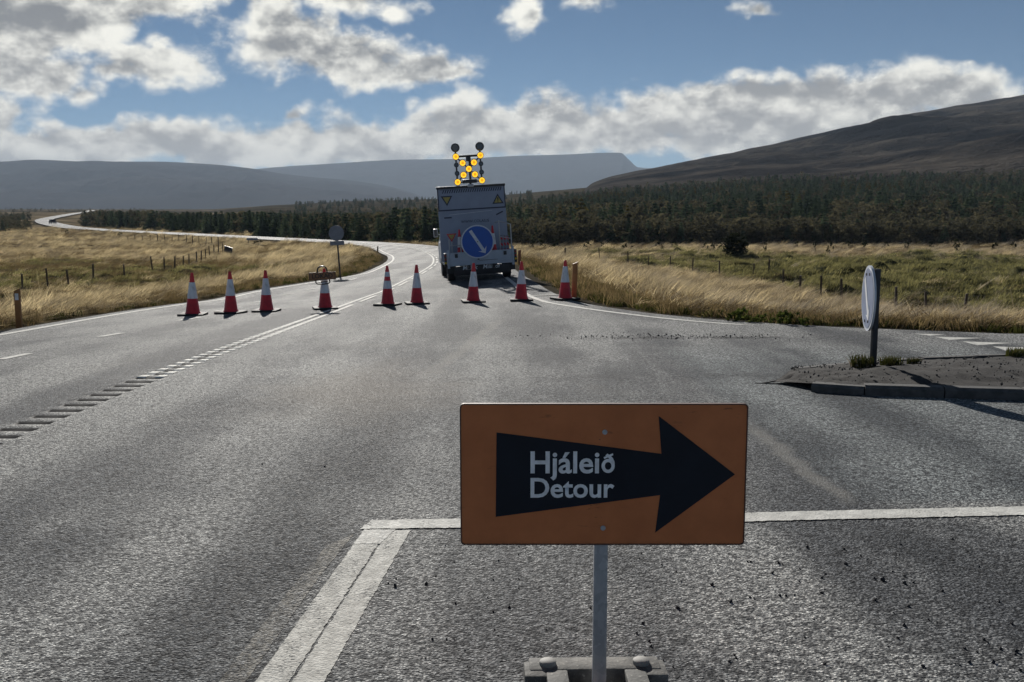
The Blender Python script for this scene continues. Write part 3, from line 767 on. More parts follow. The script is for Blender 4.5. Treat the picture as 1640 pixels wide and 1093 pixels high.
def sheet(name, pts, mat, lift=.004, sub=1):
    """a flat painted polygon on the road, corners given on the ground"""
    P_ = []
    for (xa_, ya_), (xb_, yb_) in zip(pts, pts[1:] + pts[:1]):      # torn paint edges
        n_ = max(1, int(math.hypot(xb_ - xa_, yb_ - ya_) / .022)) if ya_ < 8 and yb_ < 8 else 1
        for k_ in range(n_): P_.append((xa_ + (xb_ - xa_) * k_ / n_ + random.gauss(0, .0022) * (n_ > 1), ya_ + (yb_ - ya_) * k_ / n_ + random.gauss(0, .004) * (n_ > 1)))
    V = [(x, y, hr1(x, y) + lift) for x, y in P_]
    me = bpy.data.meshes.new(name); me.from_pydata(V, [], [tuple(range(len(V)))]); me.materials.append(M[mat]); me.update()
    if me.polygons[0].normal.z < 0: me.flip_normals()
    return link_mesh(name, me, road)
# junction corner: stop line across the side lane and the old and new lane line running towards us
sheet('give_way_line', [(-.84, 5.335), (-.28, 5.36), (1.34, 5.48), (3.0, 5.61), (6.5, 5.9), (6.5, 6.08), (3.06, 5.79), (1.36, 5.655), (-.28, 5.535), (-.80, 5.50)], 'paint', .0055)
def lane(x): return x
sheet('old_lane_line', [(-1.14, 2.2), (-1.035, 2.2), (-.92, 4.6), (-.86, 5.25), (-.97, 5.05), (-1.03, 4.3)], 'paint_faded', .0015)
sheet('lane_line', [(-1.03, 2.2), (-.905, 2.2), (-.688, 5.32), (-.815, 5.32)], 'paint_worn', .0025)
sheet('lane_line', [(-.893, 2.2), (-.775, 2.2), (-.56, 5.32), (-.678, 5.32)], 'paint_worn', .0025)
sheet('lane_line_end', [(-.835, 5.08), (-.695, 5.08), (-.645, 5.33), (-.815, 5.33)], 'paint', .0040)
for a, b, c, d_ in (((1462, 535), (1513, 536.3), (1490, 538.3), 0), ((1497, 540), (1574, 542), (1520, 545), 0), ((1541, 547.5), (1622, 550), (1565, 553.5), 0), ((1590, 555.5), (1668, 558), (1612, 562.5), 0)):
    pa, pb, pc = hit(*a, HR), hit(*b, HR), hit(*c, HR)
    sheet('give_way_triangle', [pa[:2], pb[:2], pc[:2]], 'paint', .004)

# ---- the traffic island at the mouth of the side road
front = [(2.84, 10.45), (3.05, 10.05), (3.52, 9.82), (4.25, 9.66), (4.97, 9.53), (6.2, 9.30), (7.6, 9.05), (9.2, 8.75), (11.5, 8.3)]
back = [(2.84, 10.78), (3.19, 11.30), (4.07, 11.77), (4.93, 12.04), (6.41, 12.37), (8.0, 12.7), (10, 13.1), (11.5, 13.3)]
island = tag(bpy.data.objects.new('traffic_island', None), kind='structure'); COL.objects.link(island)
def kerbs(line, side):
    P = [Vector((x, y, 0)) for x, y in line]; seg = []
    fine = []
    for a, b in zip(P, P[1:]):
        n = max(1, round((b - a).length / .75))
        fine += [a.lerp(b, i / n) for i in range(n)]
    fine.append(P[-1])
    for i, (a, b) in enumerate(zip(fine, fine[1:])):
        t = (b - a).normalized(); nrm = Vector((-t.y, t.x, 0)) * side
        a2, b2 = a + t * .006, b - t * .006
        if i < 1: continue
        h = .105 + random.uniform(-.010, .006); drop = .82 if i < 2 else 1.0
        w0, w1 = .0, .15; tilt = random.uniform(-.006, .006)
        prof = [(w0, -.06), (w0, h * .72 * drop), (w0 + .035, h * drop), (w1, h * drop + .004), (w1, -.06)]
        vs = []
        for p_ in (a2, b2):
            for o_, z in prof:
                q_ = p_ + nrm * (o_ + tilt); vs.append((q_.x, q_.y, hr1(q_.x, q_.y) + z))
        n = len(prof); mb = MB(); mb.add(vs, [(k, (k + 1) % n, n + (k + 1) % n, n + k) for k in range(n)] + [tuple(range(n)), tuple(range(n, 2 * n))])
        mb.build('kerb_stone', M['kerb'], island, smooth=0)
kerbs(front, 1); kerbs(back, -1)
nI, mI = 90, 26; V = []
fx = np.array(front); bx = np.array(back)
for i in range(nI):
    x = 2.62 + (11.4 - 2.62) * (i / (nI - 1)) ** 1.3
    yf, yb = np.interp(x, fx[:, 0], fx[:, 1]) + .10, np.interp(x, bx[:, 0], bx[:, 1]) - .10
    if x < 3.2: w_ = max(0, (x - 2.62) / .58) ** .5; yf, yb = 10.62 + (yf - 10.62) * w_, 10.62 + (yb - 10.62) * w_
    for j in range(mI):
        t = j / (mI - 1); yv = yf + (yb - yf) * t; m_ = math.sin(t * math.pi)
        V.append((x, yv, hr1(x, yv) + .088 * float(sstep(x, 2.6, 3.25)) - .004 + .055 * m_ * max(0, min(1, (x - 2.9) / 1.2)) + (.035 * float(fbm(x * 3, yv * 3, 4, 8)) + .03 * float(fbm(x * 11, yv * 11, 2, 18))) * min(1, m_ * 3)))
link_mesh('island_soil', grid_mesh('island_soil', V, nI, mI, M['soil']), island)

# ---- loose stones and asphalt crumbs on the road and the island
def pebble_cloud(name, pts, mat, parent=None):
    mb = MB()
    for x, y, z, s in pts:
        R = Euler((random.uniform(0, 6), random.uniform(0, 6), random.uniform(0, 6))).to_matrix()
        vs = [R @ Vector((random.uniform(.7, 1.1) * s * a, random.uniform(.6, 1.1) * s * b, random.uniform(.5, .9) * s * c)) + Vector((x, y, z + s * .35))
              for a, b, c in ((1, 0, 0), (-1, 0, 0), (0, 1, 0), (0, -1, 0), (0, 0, 1), (0, 0, -1), )]
        mb.add(vs, [(0, 2, 4), (2, 1, 4), (1, 3, 4), (3, 0, 4), (2, 0, 5), (1, 2, 5), (3, 1, 5), (0, 3, 5)])
    o = mb.build(name, mat, parent, smooth=0); o['kind'] = 'stuff'; return o
pts = []
for u, v in ((622, 935), (634, 928), (633, 940), (683, 936), (693, 1025), (520, 748), (420, 744), (1293, 878), (1316, 926), (1322, 920), (1280, 932), (1247, 903), (1253, 905), (1237, 919), (1202, 901), (1201, 958),
             (1249, 955), (1259, 955), (1316, 950), (1318, 951), (1401, 962), (1448, 923), (1448, 935), (1463, 934), (1509, 948), (1448, 1003), (1438, 1023), (1289, 1022), (1321, 1064), (1478, 1068), (1565, 1045), (1575, 1025),
             (1582, 1030), (1602, 1040), (1628, 1045), (1591, 1062), (1634, 1075), (1488, 994), (1455, 972), (1176, 1050), (1170, 965), (1140, 938), (1085, 975), (1030, 1000), (1020, 1015), (1168, 1060), (1355, 905), (1352, 880),
             (1414, 930), (1430, 916), (1545, 1040), (1552, 1062), (1620, 1000), (1600, 965), (1060, 905), (1225, 682), (1445, 786)):
    p = hit(u, v, HR, y0=2.0); pts.append((p[0], p[1], p[2], random.uniform(.007, .015)))
for _ in range(330):
    x = random.uniform(-.4, 4.2); yv = random.uniform(2.8, 5.2); pts.append((x, yv, hr1(x, yv), abs(random.gauss(.0035, .002)) + .0015))
for _ in range(330):
    u = random.uniform(930, 1230) if random.random() < .75 else random.uniform(820, 1300)
    p = hit(u, random.gauss(539.5, 2.6), HR); pts.append((p[0], p[1], p[2], abs(random.gauss(.004, .006)) + .004))
pebble_cloud('loose_stones', pts, M['stone'])
pts = []
for _ in range(900):
    x = random.uniform(3.0, 9); yf, yb = np.interp(x, fx[:, 0], fx[:, 1]) + .18, np.interp(x, bx[:, 0], bx[:, 1]) - .18
    yv = random.uniform(yf, max(yb, yf + .1)); t = (yv - yf) / max(yb - yf, .1)
    pts.append((x, yv, hr1(x, yv) + .11 + .05 * math.sin(min(max(t, 0), 1) * math.pi), abs(random.gauss(.006, .006)) + .003))
g_ = pebble_cloud('island_gravel', pts, M['stonelight'])


# ------------------------------------------------------------------ grass, weeds, trees
def clump_mesh(name, mat, n, h, spread, width, lean, seed):
    rs = np.random.RandomState(seed); V = []; Q = []
    for i in range(n):
        a = rs.uniform(0, 2 * math.pi); r = spread * math.sqrt(rs.rand()); bx, by = r * math.cos(a), r * math.sin(a)
        hh = h * rs.uniform(.55, 1.15); dirx = lean * rs.uniform(.5, 1.5) + rs.normal(0, .16); diry = rs.normal(0, .22)
        w = width * rs.uniform(.6, 1.3); fa = rs.uniform(0, math.pi); wx, wy = math.cos(fa) * w / 2, math.sin(fa) * w / 2
        prev = None
        for k, (t, ws) in enumerate(((0, 1), (.45, .95), (.8, .8), (1.0, .25))):
            b_ = t ** 1.7
            c = np.array([bx + dirx * hh * b_, by + diry * hh * b_, hh * (t - .18 * t * t * abs(dirx)) - .04])
            V += [c - (wx * ws, wy * ws, 0), c + (wx * ws, wy * ws, 0)]
            if k: m = len(V); Q.append((m - 4, m - 3, m - 1, m - 2))
    return raw_mesh(name, np.array(V), np.array(Q), mat, True)


def src(name, me): return bpy.data.objects.new(name, me)         # a source shape, not linked: only its copies stand in the scene


def scatter(name, pts, rot, scl, idx, sources, label=None, parent=None):
    """ONE object that sets copies of the source shapes on many points"""
    me = bpy.data.meshes.new(name); me.vertices.add(len(pts)); me.vertices.foreach_set('co', np.asarray(pts, np.float32).ravel())
    for nm, arr, ty in (('rot', rot, 'FLOAT_VECTOR'), ('scl', scl, 'FLOAT_VECTOR'), ('idx', idx, 'INT')):
        at = me.attributes.new(nm, ty, 'POINT')
        at.data.foreach_set('value' if ty == 'INT' else 'vector', np.asarray(arr, np.int32 if ty == 'INT' else np.float32).ravel())
    o = link_mesh(name, me, parent); o['kind'] = 'stuff'
    if label: o['label'] = label
    ng = bpy.data.node_groups.new(name, 'GeometryNodeTree')
    ng.interface.new_socket('Geometry', in_out='INPUT', socket_type='NodeSocketGeometry'); ng.interface.new_socket('Geometry', in_out='OUTPUT', socket_type='NodeSocketGeometry')
    N, L = ng.nodes, ng.links
    gi = N.new('NodeGroupInput'); go = N.new('NodeGroupOutput'); ip = N.new('GeometryNodeInstanceOnPoints'); g2 = N.new('GeometryNodeGeometryToInstance')
    for s_ in reversed(sources):
        oi = N.new('GeometryNodeObjectInfo'); oi.inputs['Object'].default_value = s_; L.new(oi.outputs['Geometry'], g2.inputs[0])
    def at(nm, ty):
        a_ = N.new('GeometryNodeInputNamedAttribute'); a_.data_type = ty; a_.inputs['Name'].default_value = nm; return a_.outputs[0]
    L.new(gi.outputs[0], ip.inputs['Points']); L.new(g2.outputs[0], ip.inputs['Instance'])
    ip.inputs['Pick Instance'].default_value = True
    L.new(at('idx', 'INT'), ip.inputs['Instance Index'])
    er = N.new('FunctionNodeEulerToRotation'); L.new(at('rot', 'FLOAT_VECTOR'), er.inputs[0]); L.new(er.outputs[0], ip.inputs['Rotation'])
    L.new(at('scl', 'FLOAT_VECTOR'), ip.inputs['Scale']); L.new(ip.outputs[0], go.inputs[0])
    md = o.modifiers.new('scatter', 'NODES'); md.node_group = ng
    return o


RS = np.random.RandomState(4)
def fan(n, r0, r1, power=0.0, half=38.0):          # ground points over the fan the road user sees
    r = r0 * (r1 / r0) ** RS.rand(n) if power == 1 else r0 + (r1 - r0) * RS.rand(n)
    a = np.radians(RS.uniform(-half, half, n)); return r * np.sin(a), r * np.cos(a)


N1 = 96000
x, y = fan(N1, 13, 330, 1)
x2, y2 = fan(52000, 13, 60, 0); x = np.concatenate([x, x2]); y = np.concatenate([y, y2])
d = edge_dist(x, y); g = greenness(x, y, d); a = x / y; r = np.hypot(x, y)
wood = ((a > -.02) & (y > 152)) | ((a > -.26) & (a <= -.02) & (y > 130))
hol = fbm(x / 7, y / 5, 3, 90)                     # bare and boggy hollows stay short
bare = np.where((x < XC(y)) & (y > 33) & (y < 72), 2.6, np.where((x > XC(y)) & (y > 21) & (y < 60), 2.0, .9))
keep = (d > bare) & ~wood & (RS.rand(len(x)) < np.clip(1.15 - 1.05 * g + .8 * hol * (r > 45), 0, 1))
x, y, d, g, r = x[keep], y[keep], d[keep], g[keep], r[keep]
z = Hg(x, y); n = len(x)
tall = np.where(RS.rand(n) < .80, 1, 0)
verge = sstep(d, 1.2, 3.0) * (1 - sstep(d, 9, 18)); hs = (.30 + .12 * verge + .34 * np.clip(fbm(x / 3, y / 3, 2, 55) + .2, -.3, .8)) * (1 - .35 * g)
hs = np.where(d < 1.6, hs * .62, hs)
ws = 1.0 + r / 120.0
idx = RS.randint(0, 4, n); idx = np.where((RS.rand(n) < np.clip(.26 + .9 * (fbm(x / 16, y / 10, 3, 61)) + .35 * (d < 2.2) + .70 * ((x < XC(y)) & (d > 9) & (y < 90)), 0, .95)), 4 + RS.randint(0, 2, n), idx)
rot = np.stack([RS.normal(0, .20, n), RS.normal(0, .22, n), RS.normal(0, .75, n)], 1)
scl = np.stack([ws, ws, hs * RS.uniform(.8, 1.25, n) * (1 + r / 600)], 1)
S = [src('straw_clump', clump_mesh('straw_clump', M['straw'], 44, .66, .27, .010, .75, 10 + k)) for k in range(4)]
S += [src('brown_clump', clump_mesh('brown_clump', M['straw_dark'], 40, .55, .34, .011, .5, 30 + k)) for k in range(2)]
scatter('dry_grass', np.stack([x, y, z], 1), rot, scl, idx, S, 'pale dry grass bent by the wind on the verges and fields')

x, y = fan(70000, 24, 125, 1); d = edge_dist(x, y); g = greenness(x, y, d)
keep = (RS.rand(len(x)) < g * 1.1) & (d > 2); x, y, g = x[keep], y[keep], g[keep]; z = Hg(x, y); n = len(x); r = np.hypot(x, y)
ws = (.9 + r / 110) * RS.uniform(.7, 1.3, n)
T = [src('turf_clump', clump_mesh('turf_clump', M['turf'], 46, .24, .36, .013, .35, 50 + k)) for k in range(3)]
scatter('pasture_grass', np.stack([x, y, z], 1), np.stack([RS.normal(0, .15, n), RS.normal(0, .15, n), RS.uniform(-1, 1, n)], 1),
        np.stack([ws, ws, RS.uniform(.6, 1.4, n)], 1), RS.randint(0, 3, n), T, 'short green tussocky grass in the pasture beyond the fence')
# low dark weeds along the asphalt's edge
x, y = fan(70000, 13, 110, 1); d = edge_dist(x, y); bare = np.where((x < XC(y)) & (y > 33) & (y < 72), 3.6, np.where((x > XC(y)) & (y > 21) & (y < 60), 3.0, 2.2))
keep = (d > .45) & (d < bare) & (RS.rand(len(x)) < 1.2 - 1.0 * d / bare); x, y = x[keep], y[keep]; z = Hg(x, y); n = len(x)
Wd = [src('weed_clump', clump_mesh('weed_clump', M['weed'], 30, .13, .22, .020, .12, 70 + k)) for k in range(3)] + [src('straw_short', clump_mesh('straw_short', M['straw_dark'], 30, .24, .25, .010, .4, 77))]
scatter('roadside_weeds', np.stack([x, y, z], 1), np.stack([RS.normal(0, .2, n), RS.normal(0, .2, n), RS.uniform(0, 6.3, n)], 1),
        np.stack([RS.uniform(.6, 1.3, n)] * 2 + [RS.uniform(.5, 1.5, n)], 1), np.where(RS.rand(n) < .5, 3, RS.randint(0, 3, n)), Wd, 'low green weeds along the edge of the asphalt')


def leaf_cloud(V, Q, c, n, size, rad, rs, flat=.8, droop=0.0):
    for _ in range(n):
        p = np.array(c) + rs.normal(0, 1, 3) * np.array(rad) * .55
        u = rs.normal(0, 1, 3); u /= np.linalg.norm(u) + 1e-9; w = np.cross(u, rs.normal(0, 1, 3)); w /= np.linalg.norm(w) + 1e-9
        s_ = size * rs.uniform(.6, 1.4); m = len(V)
        V += [p - u * s_ - w * s_ * .5, p + u * s_ - w * s_ * .35, p + u * s_ * 1.1 + w * s_ * .35, p - u * s_ * .8 + w * s_ * .5]
        Q.append((m, m + 1, m + 2, m + 3))


def conifer_mesh(name, mat, seed, h=1.0, w=.30, tiers=11):
    rs = np.random.RandomState(seed); V = []; Q = []
    for k in range(tiers):
        t = k / (tiers - 1); z = h * (.08 + .88 * t); R = w * (1 - t) ** .85 * rs.uniform(.8, 1.15) + .015
        nb = int(7 - 3 * t); a0 = rs.uniform(0, 6)
        for b in range(nb):
            a_ = a0 + 2 * math.pi * b / nb + rs.uniform(-.35, .35); L_ = R * rs.uniform(.65, 1.15)
            dx, dy = math.cos(a_), math.sin(a_)
            for f in (.35, .7, 1.0):
                c = (dx * L_ * f, dy * L_ * f, z - .20 * L_ * f + .02)
                leaf_cloud(V, Q, c, 3, .034 + .018 * (1 - t), (.03, .03, .018), rs)
    leaf_cloud(V, Q, (0, 0, h * .97), 3, .018, (.006, .006, .03), rs)
    return raw_mesh(name, np.array(V), np.array(Q), mat, True)


def round_mesh(name, mat, seed, h=1.0, w=.38, lobes=14, per=16, base=.25, size=.045):
    rs = np.random.RandomState(seed); V = []; Q = []
    for k in range(lobes):
        a_ = rs.uniform(0, 6.28); t = rs.rand(); z = h * (base + (.93 - base) * t); R = w * math.sqrt(max(.05, 1 - (2 * t - .75) ** 2 / 2.2)) * rs.uniform(.3, .95)
        leaf_cloud(V, Q, (math.cos(a_) * R, math.sin(a_) * R, z), per, size, (.10, .10, .085), rs)
    return raw_mesh(name, np.array(V), np.array(Q), mat, True)


def trunk_mesh(name, h, r, limbs, seed):
    rs = np.random.RandomState(seed); mb = MB()
    p = [Vector((0, 0, -.15))]; 
    for k in range(1, 5): p.append(Vector((rs.normal(0, .012) * k, rs.normal(0, .012) * k, h * k / 4)))
    for k in range(4): mb.cyl(p[k], p[k + 1], r * (1 - k / 4.6), r * (1 - (k + 1) / 4.6), 6, caps=False)
    for _ in range(limbs):
        t = rs.uniform(.25, .8); b = p[0].lerp(p[4], t); a_ = rs.uniform(0, 6.28); q_ = b + Vector((math.cos(a_), math.sin(a_), .9)) * h * .28 * (1.1 - t)
        mb.cyl(b, q_, r * .45 * (1.1 - t), r * .12, 4, caps=False)
    return mb.mesh(name, M['bark'], 1.2)


CON = [conifer_mesh('crown', M['conifer'], 100 + k, w=(.24, .30, .27, .34)[k]) for k in range(4)]
BIR = [round_mesh('crown', M['birch'], 120 + k, base=.10, w=.42) for k in range(4)]
LAR = [conifer_mesh('crown', M['larch'], 140 + k, w=(.26, .32)[k], tiers=9) for k in range(2)]
TRC = [trunk_mesh('trunk', .9, .028, 0, 160)]; TRB = [trunk_mesh('trunk', .8, .022, 6, 161), trunk_mesh('trunk', .8, .02, 7, 162)]
CROWNS = CON + BIR + LAR
def joined(crown, trunk, nm):
    bm = bmesh.new(); bm.from_mesh(crown); nf = len(bm.faces); bm.from_mesh(trunk); bm.faces.ensure_lookup_table()
    for f in bm.faces[nf:]: f.material_index = 1
    me = bpy.data.meshes.new(nm); bm.to_mesh(me); bm.free(); me.materials.append(crown.materials[0]); me.materials.append(M['bark']); return me
TREE_SRC = [src('tree_shape', joined(c, TRB[i % 2] if 4 <= i < 8 else TRC[0], 'tree_shape')) for i, c in enumerate(CROWNS)]

# where trees stand: (x, y, height, kind index, zone)
T_ = []
def plant(n, az0, az1, y0f, y1, hfun, mix, zone, gap=2.2, power=1.0):
    cells = {}; k = 0; tries = 0
    while k < n and tries < n * 14:
        tries += 1
        a_ = RS.uniform(az0, az1); y0 = y0f(a_); yv = y0 + (y1 - y0) * RS.rand() ** power; xv = a_ * yv
        gp = gap * (1 + yv / 700); key = (int(xv / gp), int(yv / gp))
        if key in cells: continue
        cells[key] = 1
        T_.append((xv, yv, hfun(a_, yv), mix(a_, yv), zone)); k += 1
def mix_right(a_, yv):
    f = fbm(yv * a_ / 40, yv / 60, 3, 200)
    if yv < 185 + 25 * f: return 4 + RS.randint(4) if RS.rand() < .9 else RS.randint(4)
    if f > .22 and RS.rand() < .75: return 8 + RS.randint(2)
    if f < -.28 and RS.rand() < .7: return 4 + RS.randint(4)
    return RS.randint(4) if RS.rand() < .84 else 4 + RS.randint(4)
def hR(a_, yv): return (3.3 if yv < 190 else 4.6) * RS.uniform(.7, 1.3) + (RS.rand() < .04) * 1.4
plant(6000, -.02, .72, lambda a_: 150 + 4 * fbm(a_ * 30, 0, 2, 5), 690, hR, mix_right, 'right', 2.3, 1.5)
plant(720, -.02, .72, lambda a_: 148 + 5 * fbm(a_ * 30, 0, 2, 5), 168, lambda a_, yv: 3.1 * RS.uniform(.75, 1.2), mix_right, 'right', 1.5)
def mix_mid(a_, yv): return RS.randint(4) if RS.rand() < .68 else (4 + RS.randint(4) if RS.rand() < .8 else 8 + RS.randint(2))
plant(850, -.255, -.015, lambda a_: float(np.interp(a_, [-.255, -.2, -.12, -.06, -.01], [176, 158, 140, 134, 142])), 330, lambda a_, yv: RS.uniform(2.8, 5.0) + (.9 if a_ > -.12 else 0), mix_mid, 'mid', 2.4, 1.3)
plant(700, -.24, -.015, lambda a_: 330, 700, lambda a_, yv: RS.uniform(2.5, 4.5), mix_mid, 'mid', 3.5)
plant(420, -.365, -.245, lambda a_: float(np.interp(a_, [-.365, -.245], [228, 176])), 330, lambda a_, yv: RS.uniform(3.4, 5.2), lambda a_, yv: RS.randint(4) if RS.rand() < .85 else 4 + RS.randint(4), 'left', 2.0)
plant(260, -.425, -.34, lambda a_: 292, 420, lambda a_, yv: RS.uniform(3.6, 5.6), lambda a_, yv: RS.randint(4) if RS.rand() < .5 else 4 + RS.randint(4), 'left', 2.4)
plant(900, -.74, -.476, lambda a_: 262, 640, lambda a_, yv: RS.uniform(2.2, 3.6), lambda a_, yv: 4 + RS.randint(4) if RS.rand() < .7 else RS.randint(4), 'farleft', 2.8)
plant(1000, -.215, .02, lambda a_: 720, 1550, lambda a_, yv: RS.uniform(2.8, 5.0), mix_mid, 'moor', 6.0)
plant(160, -.74, -.36, lambda a_: 900, 1500, lambda a_, yv: RS.uniform(2.5, 4.0), lambda a_, yv: 4 + RS.randint(4), 'horizon', 4)
TA = np.array([(t[0], t[1], t[2], t[3]) for t in T_]); zn = np.array([t[4] for t in T_])
td = edge_dist(TA[:, 0], TA[:, 1]); ok = td > 5.5; TA = TA[ok]; zn = zn[ok]
tz = H0(TA[:, 0], TA[:, 1])
big = TA[:, 2] / TA[:, 1] * np.where(zn == 'right', np.where(TA[:, 1] < 175, 1, .6), 1); order = np.argsort(-big)
single = order[:285]; rest = order[285:]
NAMES = ['conifer_tree'] * 4 + ['birch_tree'] * 4 + ['larch_tree'] * 2
LAB = {('c', 'right'): 'dark green conifer near the front edge of the right forest', ('b', 'right'): 'bushy brown birch in the front row of the right forest',
       ('l', 'right'): 'yellowish larch among the dark trees of the right forest',
       ('c', 'mid'): 'dark conifer just behind the bend of the main road', ('b', 'mid'): 'twiggy brown birch just behind the bend of the main road',
       ('l', 'mid'): 'yellowish larch just behind the bend of the main road',
       ('c', 'left'): 'dark spruce in the dense block beside the distant road', ('b', 'left'): 'brown birch in the dense block beside the distant road',
       ('c', 'farleft'): 'low dark conifer left of the distant road curve', ('b', 'farleft'): 'low shrubby birch left of the distant road curve'}
ZP = {'right': 'at the front of the right forest', 'mid': 'behind the bend of the road', 'left': 'beside the distant road', 'farleft': 'left of the distant curve', 'horizon': 'on the plain'}
for i in single:
    k = int(TA[i, 3]); h = float(TA[i, 2]); kind = 'c' if k < 4 else 'b' if k < 8 else 'l'
    zone = str(zn[i]); lb = LAB.get((kind, zone), LAB[('c', 'right')])
    t = empty(NAMES[k], (TA[i, 0], TA[i, 1], tz[i]), RS.uniform(0, 6.28), lb, 'tree', {'c': 'conifers', 'b': 'birches', 'l': 'larches'}[kind] + ' ' + ZP[zone])
    wv = h * RS.uniform(.9, 1.25) * (1.15 if kind == 'b' else 1.0); t.scale = (wv, wv, h)
    link_mesh('trunk', TRC[0] if kind != 'b' else TRB[k % 2], t); link_mesh('crown', CROWNS[k], t)
n = len(rest); hh = TA[rest, 2]; wv = hh * RS.uniform(.9, 1.3, n)
scatter('forest', np.stack([TA[rest, 0], TA[rest, 1], tz[rest]], 1), np.stack([0 * hh, 0 * hh, RS.uniform(0, 6.28, n)], 1), np.stack([wv, wv, hh], 1),
        TA[rest, 3].astype(int), TREE_SRC, 'dark mixed conifer and birch forest covering the rising ground')

# single bushes on the field
BSH = round_mesh('foliage', M['bush'], 180, h=1.0, w=.50, lobes=90, per=26, base=.0, size=.04)
BSM = [round_mesh('foliage', M['bush'], 190 + k, h=1.0, w=.45, lobes=12, per=14, base=.06, size=.07) for k in range(3)]
STM = trunk_mesh('stem', .7, .03, 6, 185)
def shrub(u, v, hpx, wpx, me, label, group=None, name='bush'):
    p = hit(u, v, H0); s_ = p[1] / F; z_ = hg1(p[0], p[1])
    t = empty(name, (p[0], p[1], z_ - .05), random.uniform(0, 6), label, 'bush', group); t.scale = (wpx * s_, wpx * s_, hpx * s_ * 1.06)
    link_mesh('stem', STM, t); link_mesh('foliage', me, t)
shrub(1178, 414, 36, 44, BSH, 'large dark rounded bush standing alone in the pasture on the right')
shrub(889, 398, 15, 18, BSM[0], 'dark bush in the dry grass just right of the truck')
for (u, v, h_, w_) in ((1000, 397, 8, 10), (1012, 397, 5, 6), (1056, 394, 6, 9), (1080, 394, 5, 10), (1130, 398, 8, 7), (1141, 398, 7, 7), (1152, 396, 5, 8), (1225, 401, 8, 5), (1305, 398, 10, 5), (1329, 401, 11, 8), (1275, 394, 6, 8),
                       (1384, 396, 6, 8), (1452, 396, 7, 8), (1532, 398, 9, 9), (1593, 397, 8, 9), (1419, 394, 5, 9), (965, 394, 6, 8), (940, 393, 5, 9), (868, 391, 7, 10), (852, 392, 6, 8), (1360, 394, 6, 7), (1490, 394, 6, 8), (1622, 395, 7, 9)):
    shrub(u, v + 6, h_ * 2.2, w_ * 1.6, BSM[random.randrange(3)], 'small dark bush in the straw coloured grass before the right forest', 'small bushes before the right forest')
shrub(414, 393, 9, 24, BSM[1], 'low dark bush at the road edge beneath the chevron board')
shrub(193, 379, 9, 12, BSM[2], 'small dark bush beside the distant road on the left')
shrub(46, 352, 12, 8, BSM[0], 'lone dark bush on the pale plain at far left')
shrub(107, 377, 9, 9, BSM[1], 'dark bush below the curve of the distant road')
LFW = [round_mesh('leaves', M['green_leaf'], 210 + k, h=1.0, w=.5, lobes=12, per=12, base=.05, size=.09) for k in range(2)]
for k, (u, v) in enumerate(((1172, 517), (1189, 516), (1205, 519), (1222, 518), (1240, 520), (1256, 522), (1270, 520), (1288, 524))):
    p = hit(u, v, H0); t = empty('leafy_weed', (p[0], p[1], hg1(p[0], p[1]) - .03), random.uniform(0, 6), 'low leafy green weed at the asphalt edge below the right straw verge', 'weeds', 'green weeds along the right verge')
    w_ = random.uniform(.22, .36); t.scale = (w_, w_, w_ * random.uniform(.7, 1.1)); link_mesh('leaves', LFW[k % 2], t)
# tufts on the island
TUF = [clump_mesh('blades', M['weed'], 200, .20, .19, .014, .10, 300 + k) for k in range(2)]; TUS = clump_mesh('dry_blades', M['straw_dark'], 26, .20, .2, .006, .3, 305)
for x, yv, s_, lb in ((3.93, 11.05, .7, 'dark weed tuft around the foot of the oblique round sign'), (4.27, 11.12, .62, 'dark weed tuft just right of the oblique round sign post'),
                      (4.58, 11.25, .4, 'small weed tuft on the island right of the sign foot'), (6.1, 12.0, .55, 'small pale tuft at the back kerb of the traffic island')):
    t = empty('weed_tuft', (x, yv, hr1(x, yv) + .13), random.uniform(0, 6), lb, 'weeds'); t.scale = (s_, s_, s_ * 1.05)
    link_mesh('blades', TUF[0], t); link_mesh('dry_blades', TUS, t)


# ------------------------------------------------------------------ things: detour sign
def at_depth(u, v, y):
    d = ray(u, v); d = d / d[1]; return d[0] * y, CAMZ + d[2] * y
SD = 3.24; SX = .304; SZ = hr1(SX, SD)
sign = empty('detour_sign', (SX, SD, SZ), 0, 'orange detour sign with black arrow pointing right on a steel post', 'road sign')
def sl(u, v):
    x, z = at_depth(u, v, SD); return x - SX, z - SZ
def slk(pts): return [sl(u, v) for u, v in pts]
(x0, z1), (x1, _) = sl(737, 647.3), sl(1197.8, 647.3); z0 = sl(737, 872)[1]
panel = MB().prism(rrect(x0, z0, x1, z1, .013), -.0015, .0015).build('sign_panel', M['orange'], sign)
rim = MB(); o_, i_ = rrect(x0 - .0015, z0 - .0015, x1 + .0015, z1 + .0015, .0145), rrect(x0 + .0025, z0 + .0025, x1 - .0025, z1 - .0025, .0105)
n = len(o_); rim.add([(x, -.004, z) for x, z in o_] + [(x, -.004, z) for x, z in i_] + [(x, .012, z) for x, z in o_] + [(x, .012, z) for x, z in i_],
                     [(k, (k + 1) % n, n + (k + 1) % n, n + k) for k in range(n)] + [(2 * n + k, 2 * n + (k + 1) % n, (k + 1) % n, k) for k in range(n)]
                     + [(n + k, n + (k + 1) % n, 3 * n + (k + 1) % n, 3 * n + k) for k in range(n)] + [(3 * n + k, 3 * n + (k + 1) % n, 2 * n + (k + 1) % n, 2 * n + k) for k in range(n)])
M['rimdark'] = material('sign_rim', (.10, .045, .03), .6)
rim.build('folded_rim', M['rimdark'], panel, smooth=0)
MB().prism(slk([(795.3, 692.7), (1059.2, 726.9), (1054.8, 666.3), (1176.8, 759.7), (1049.2, 852.8), (1057, 793), (794, 827.7)]), -.0032, -.0016).build('arrow', M['navy'], panel, smooth=0)
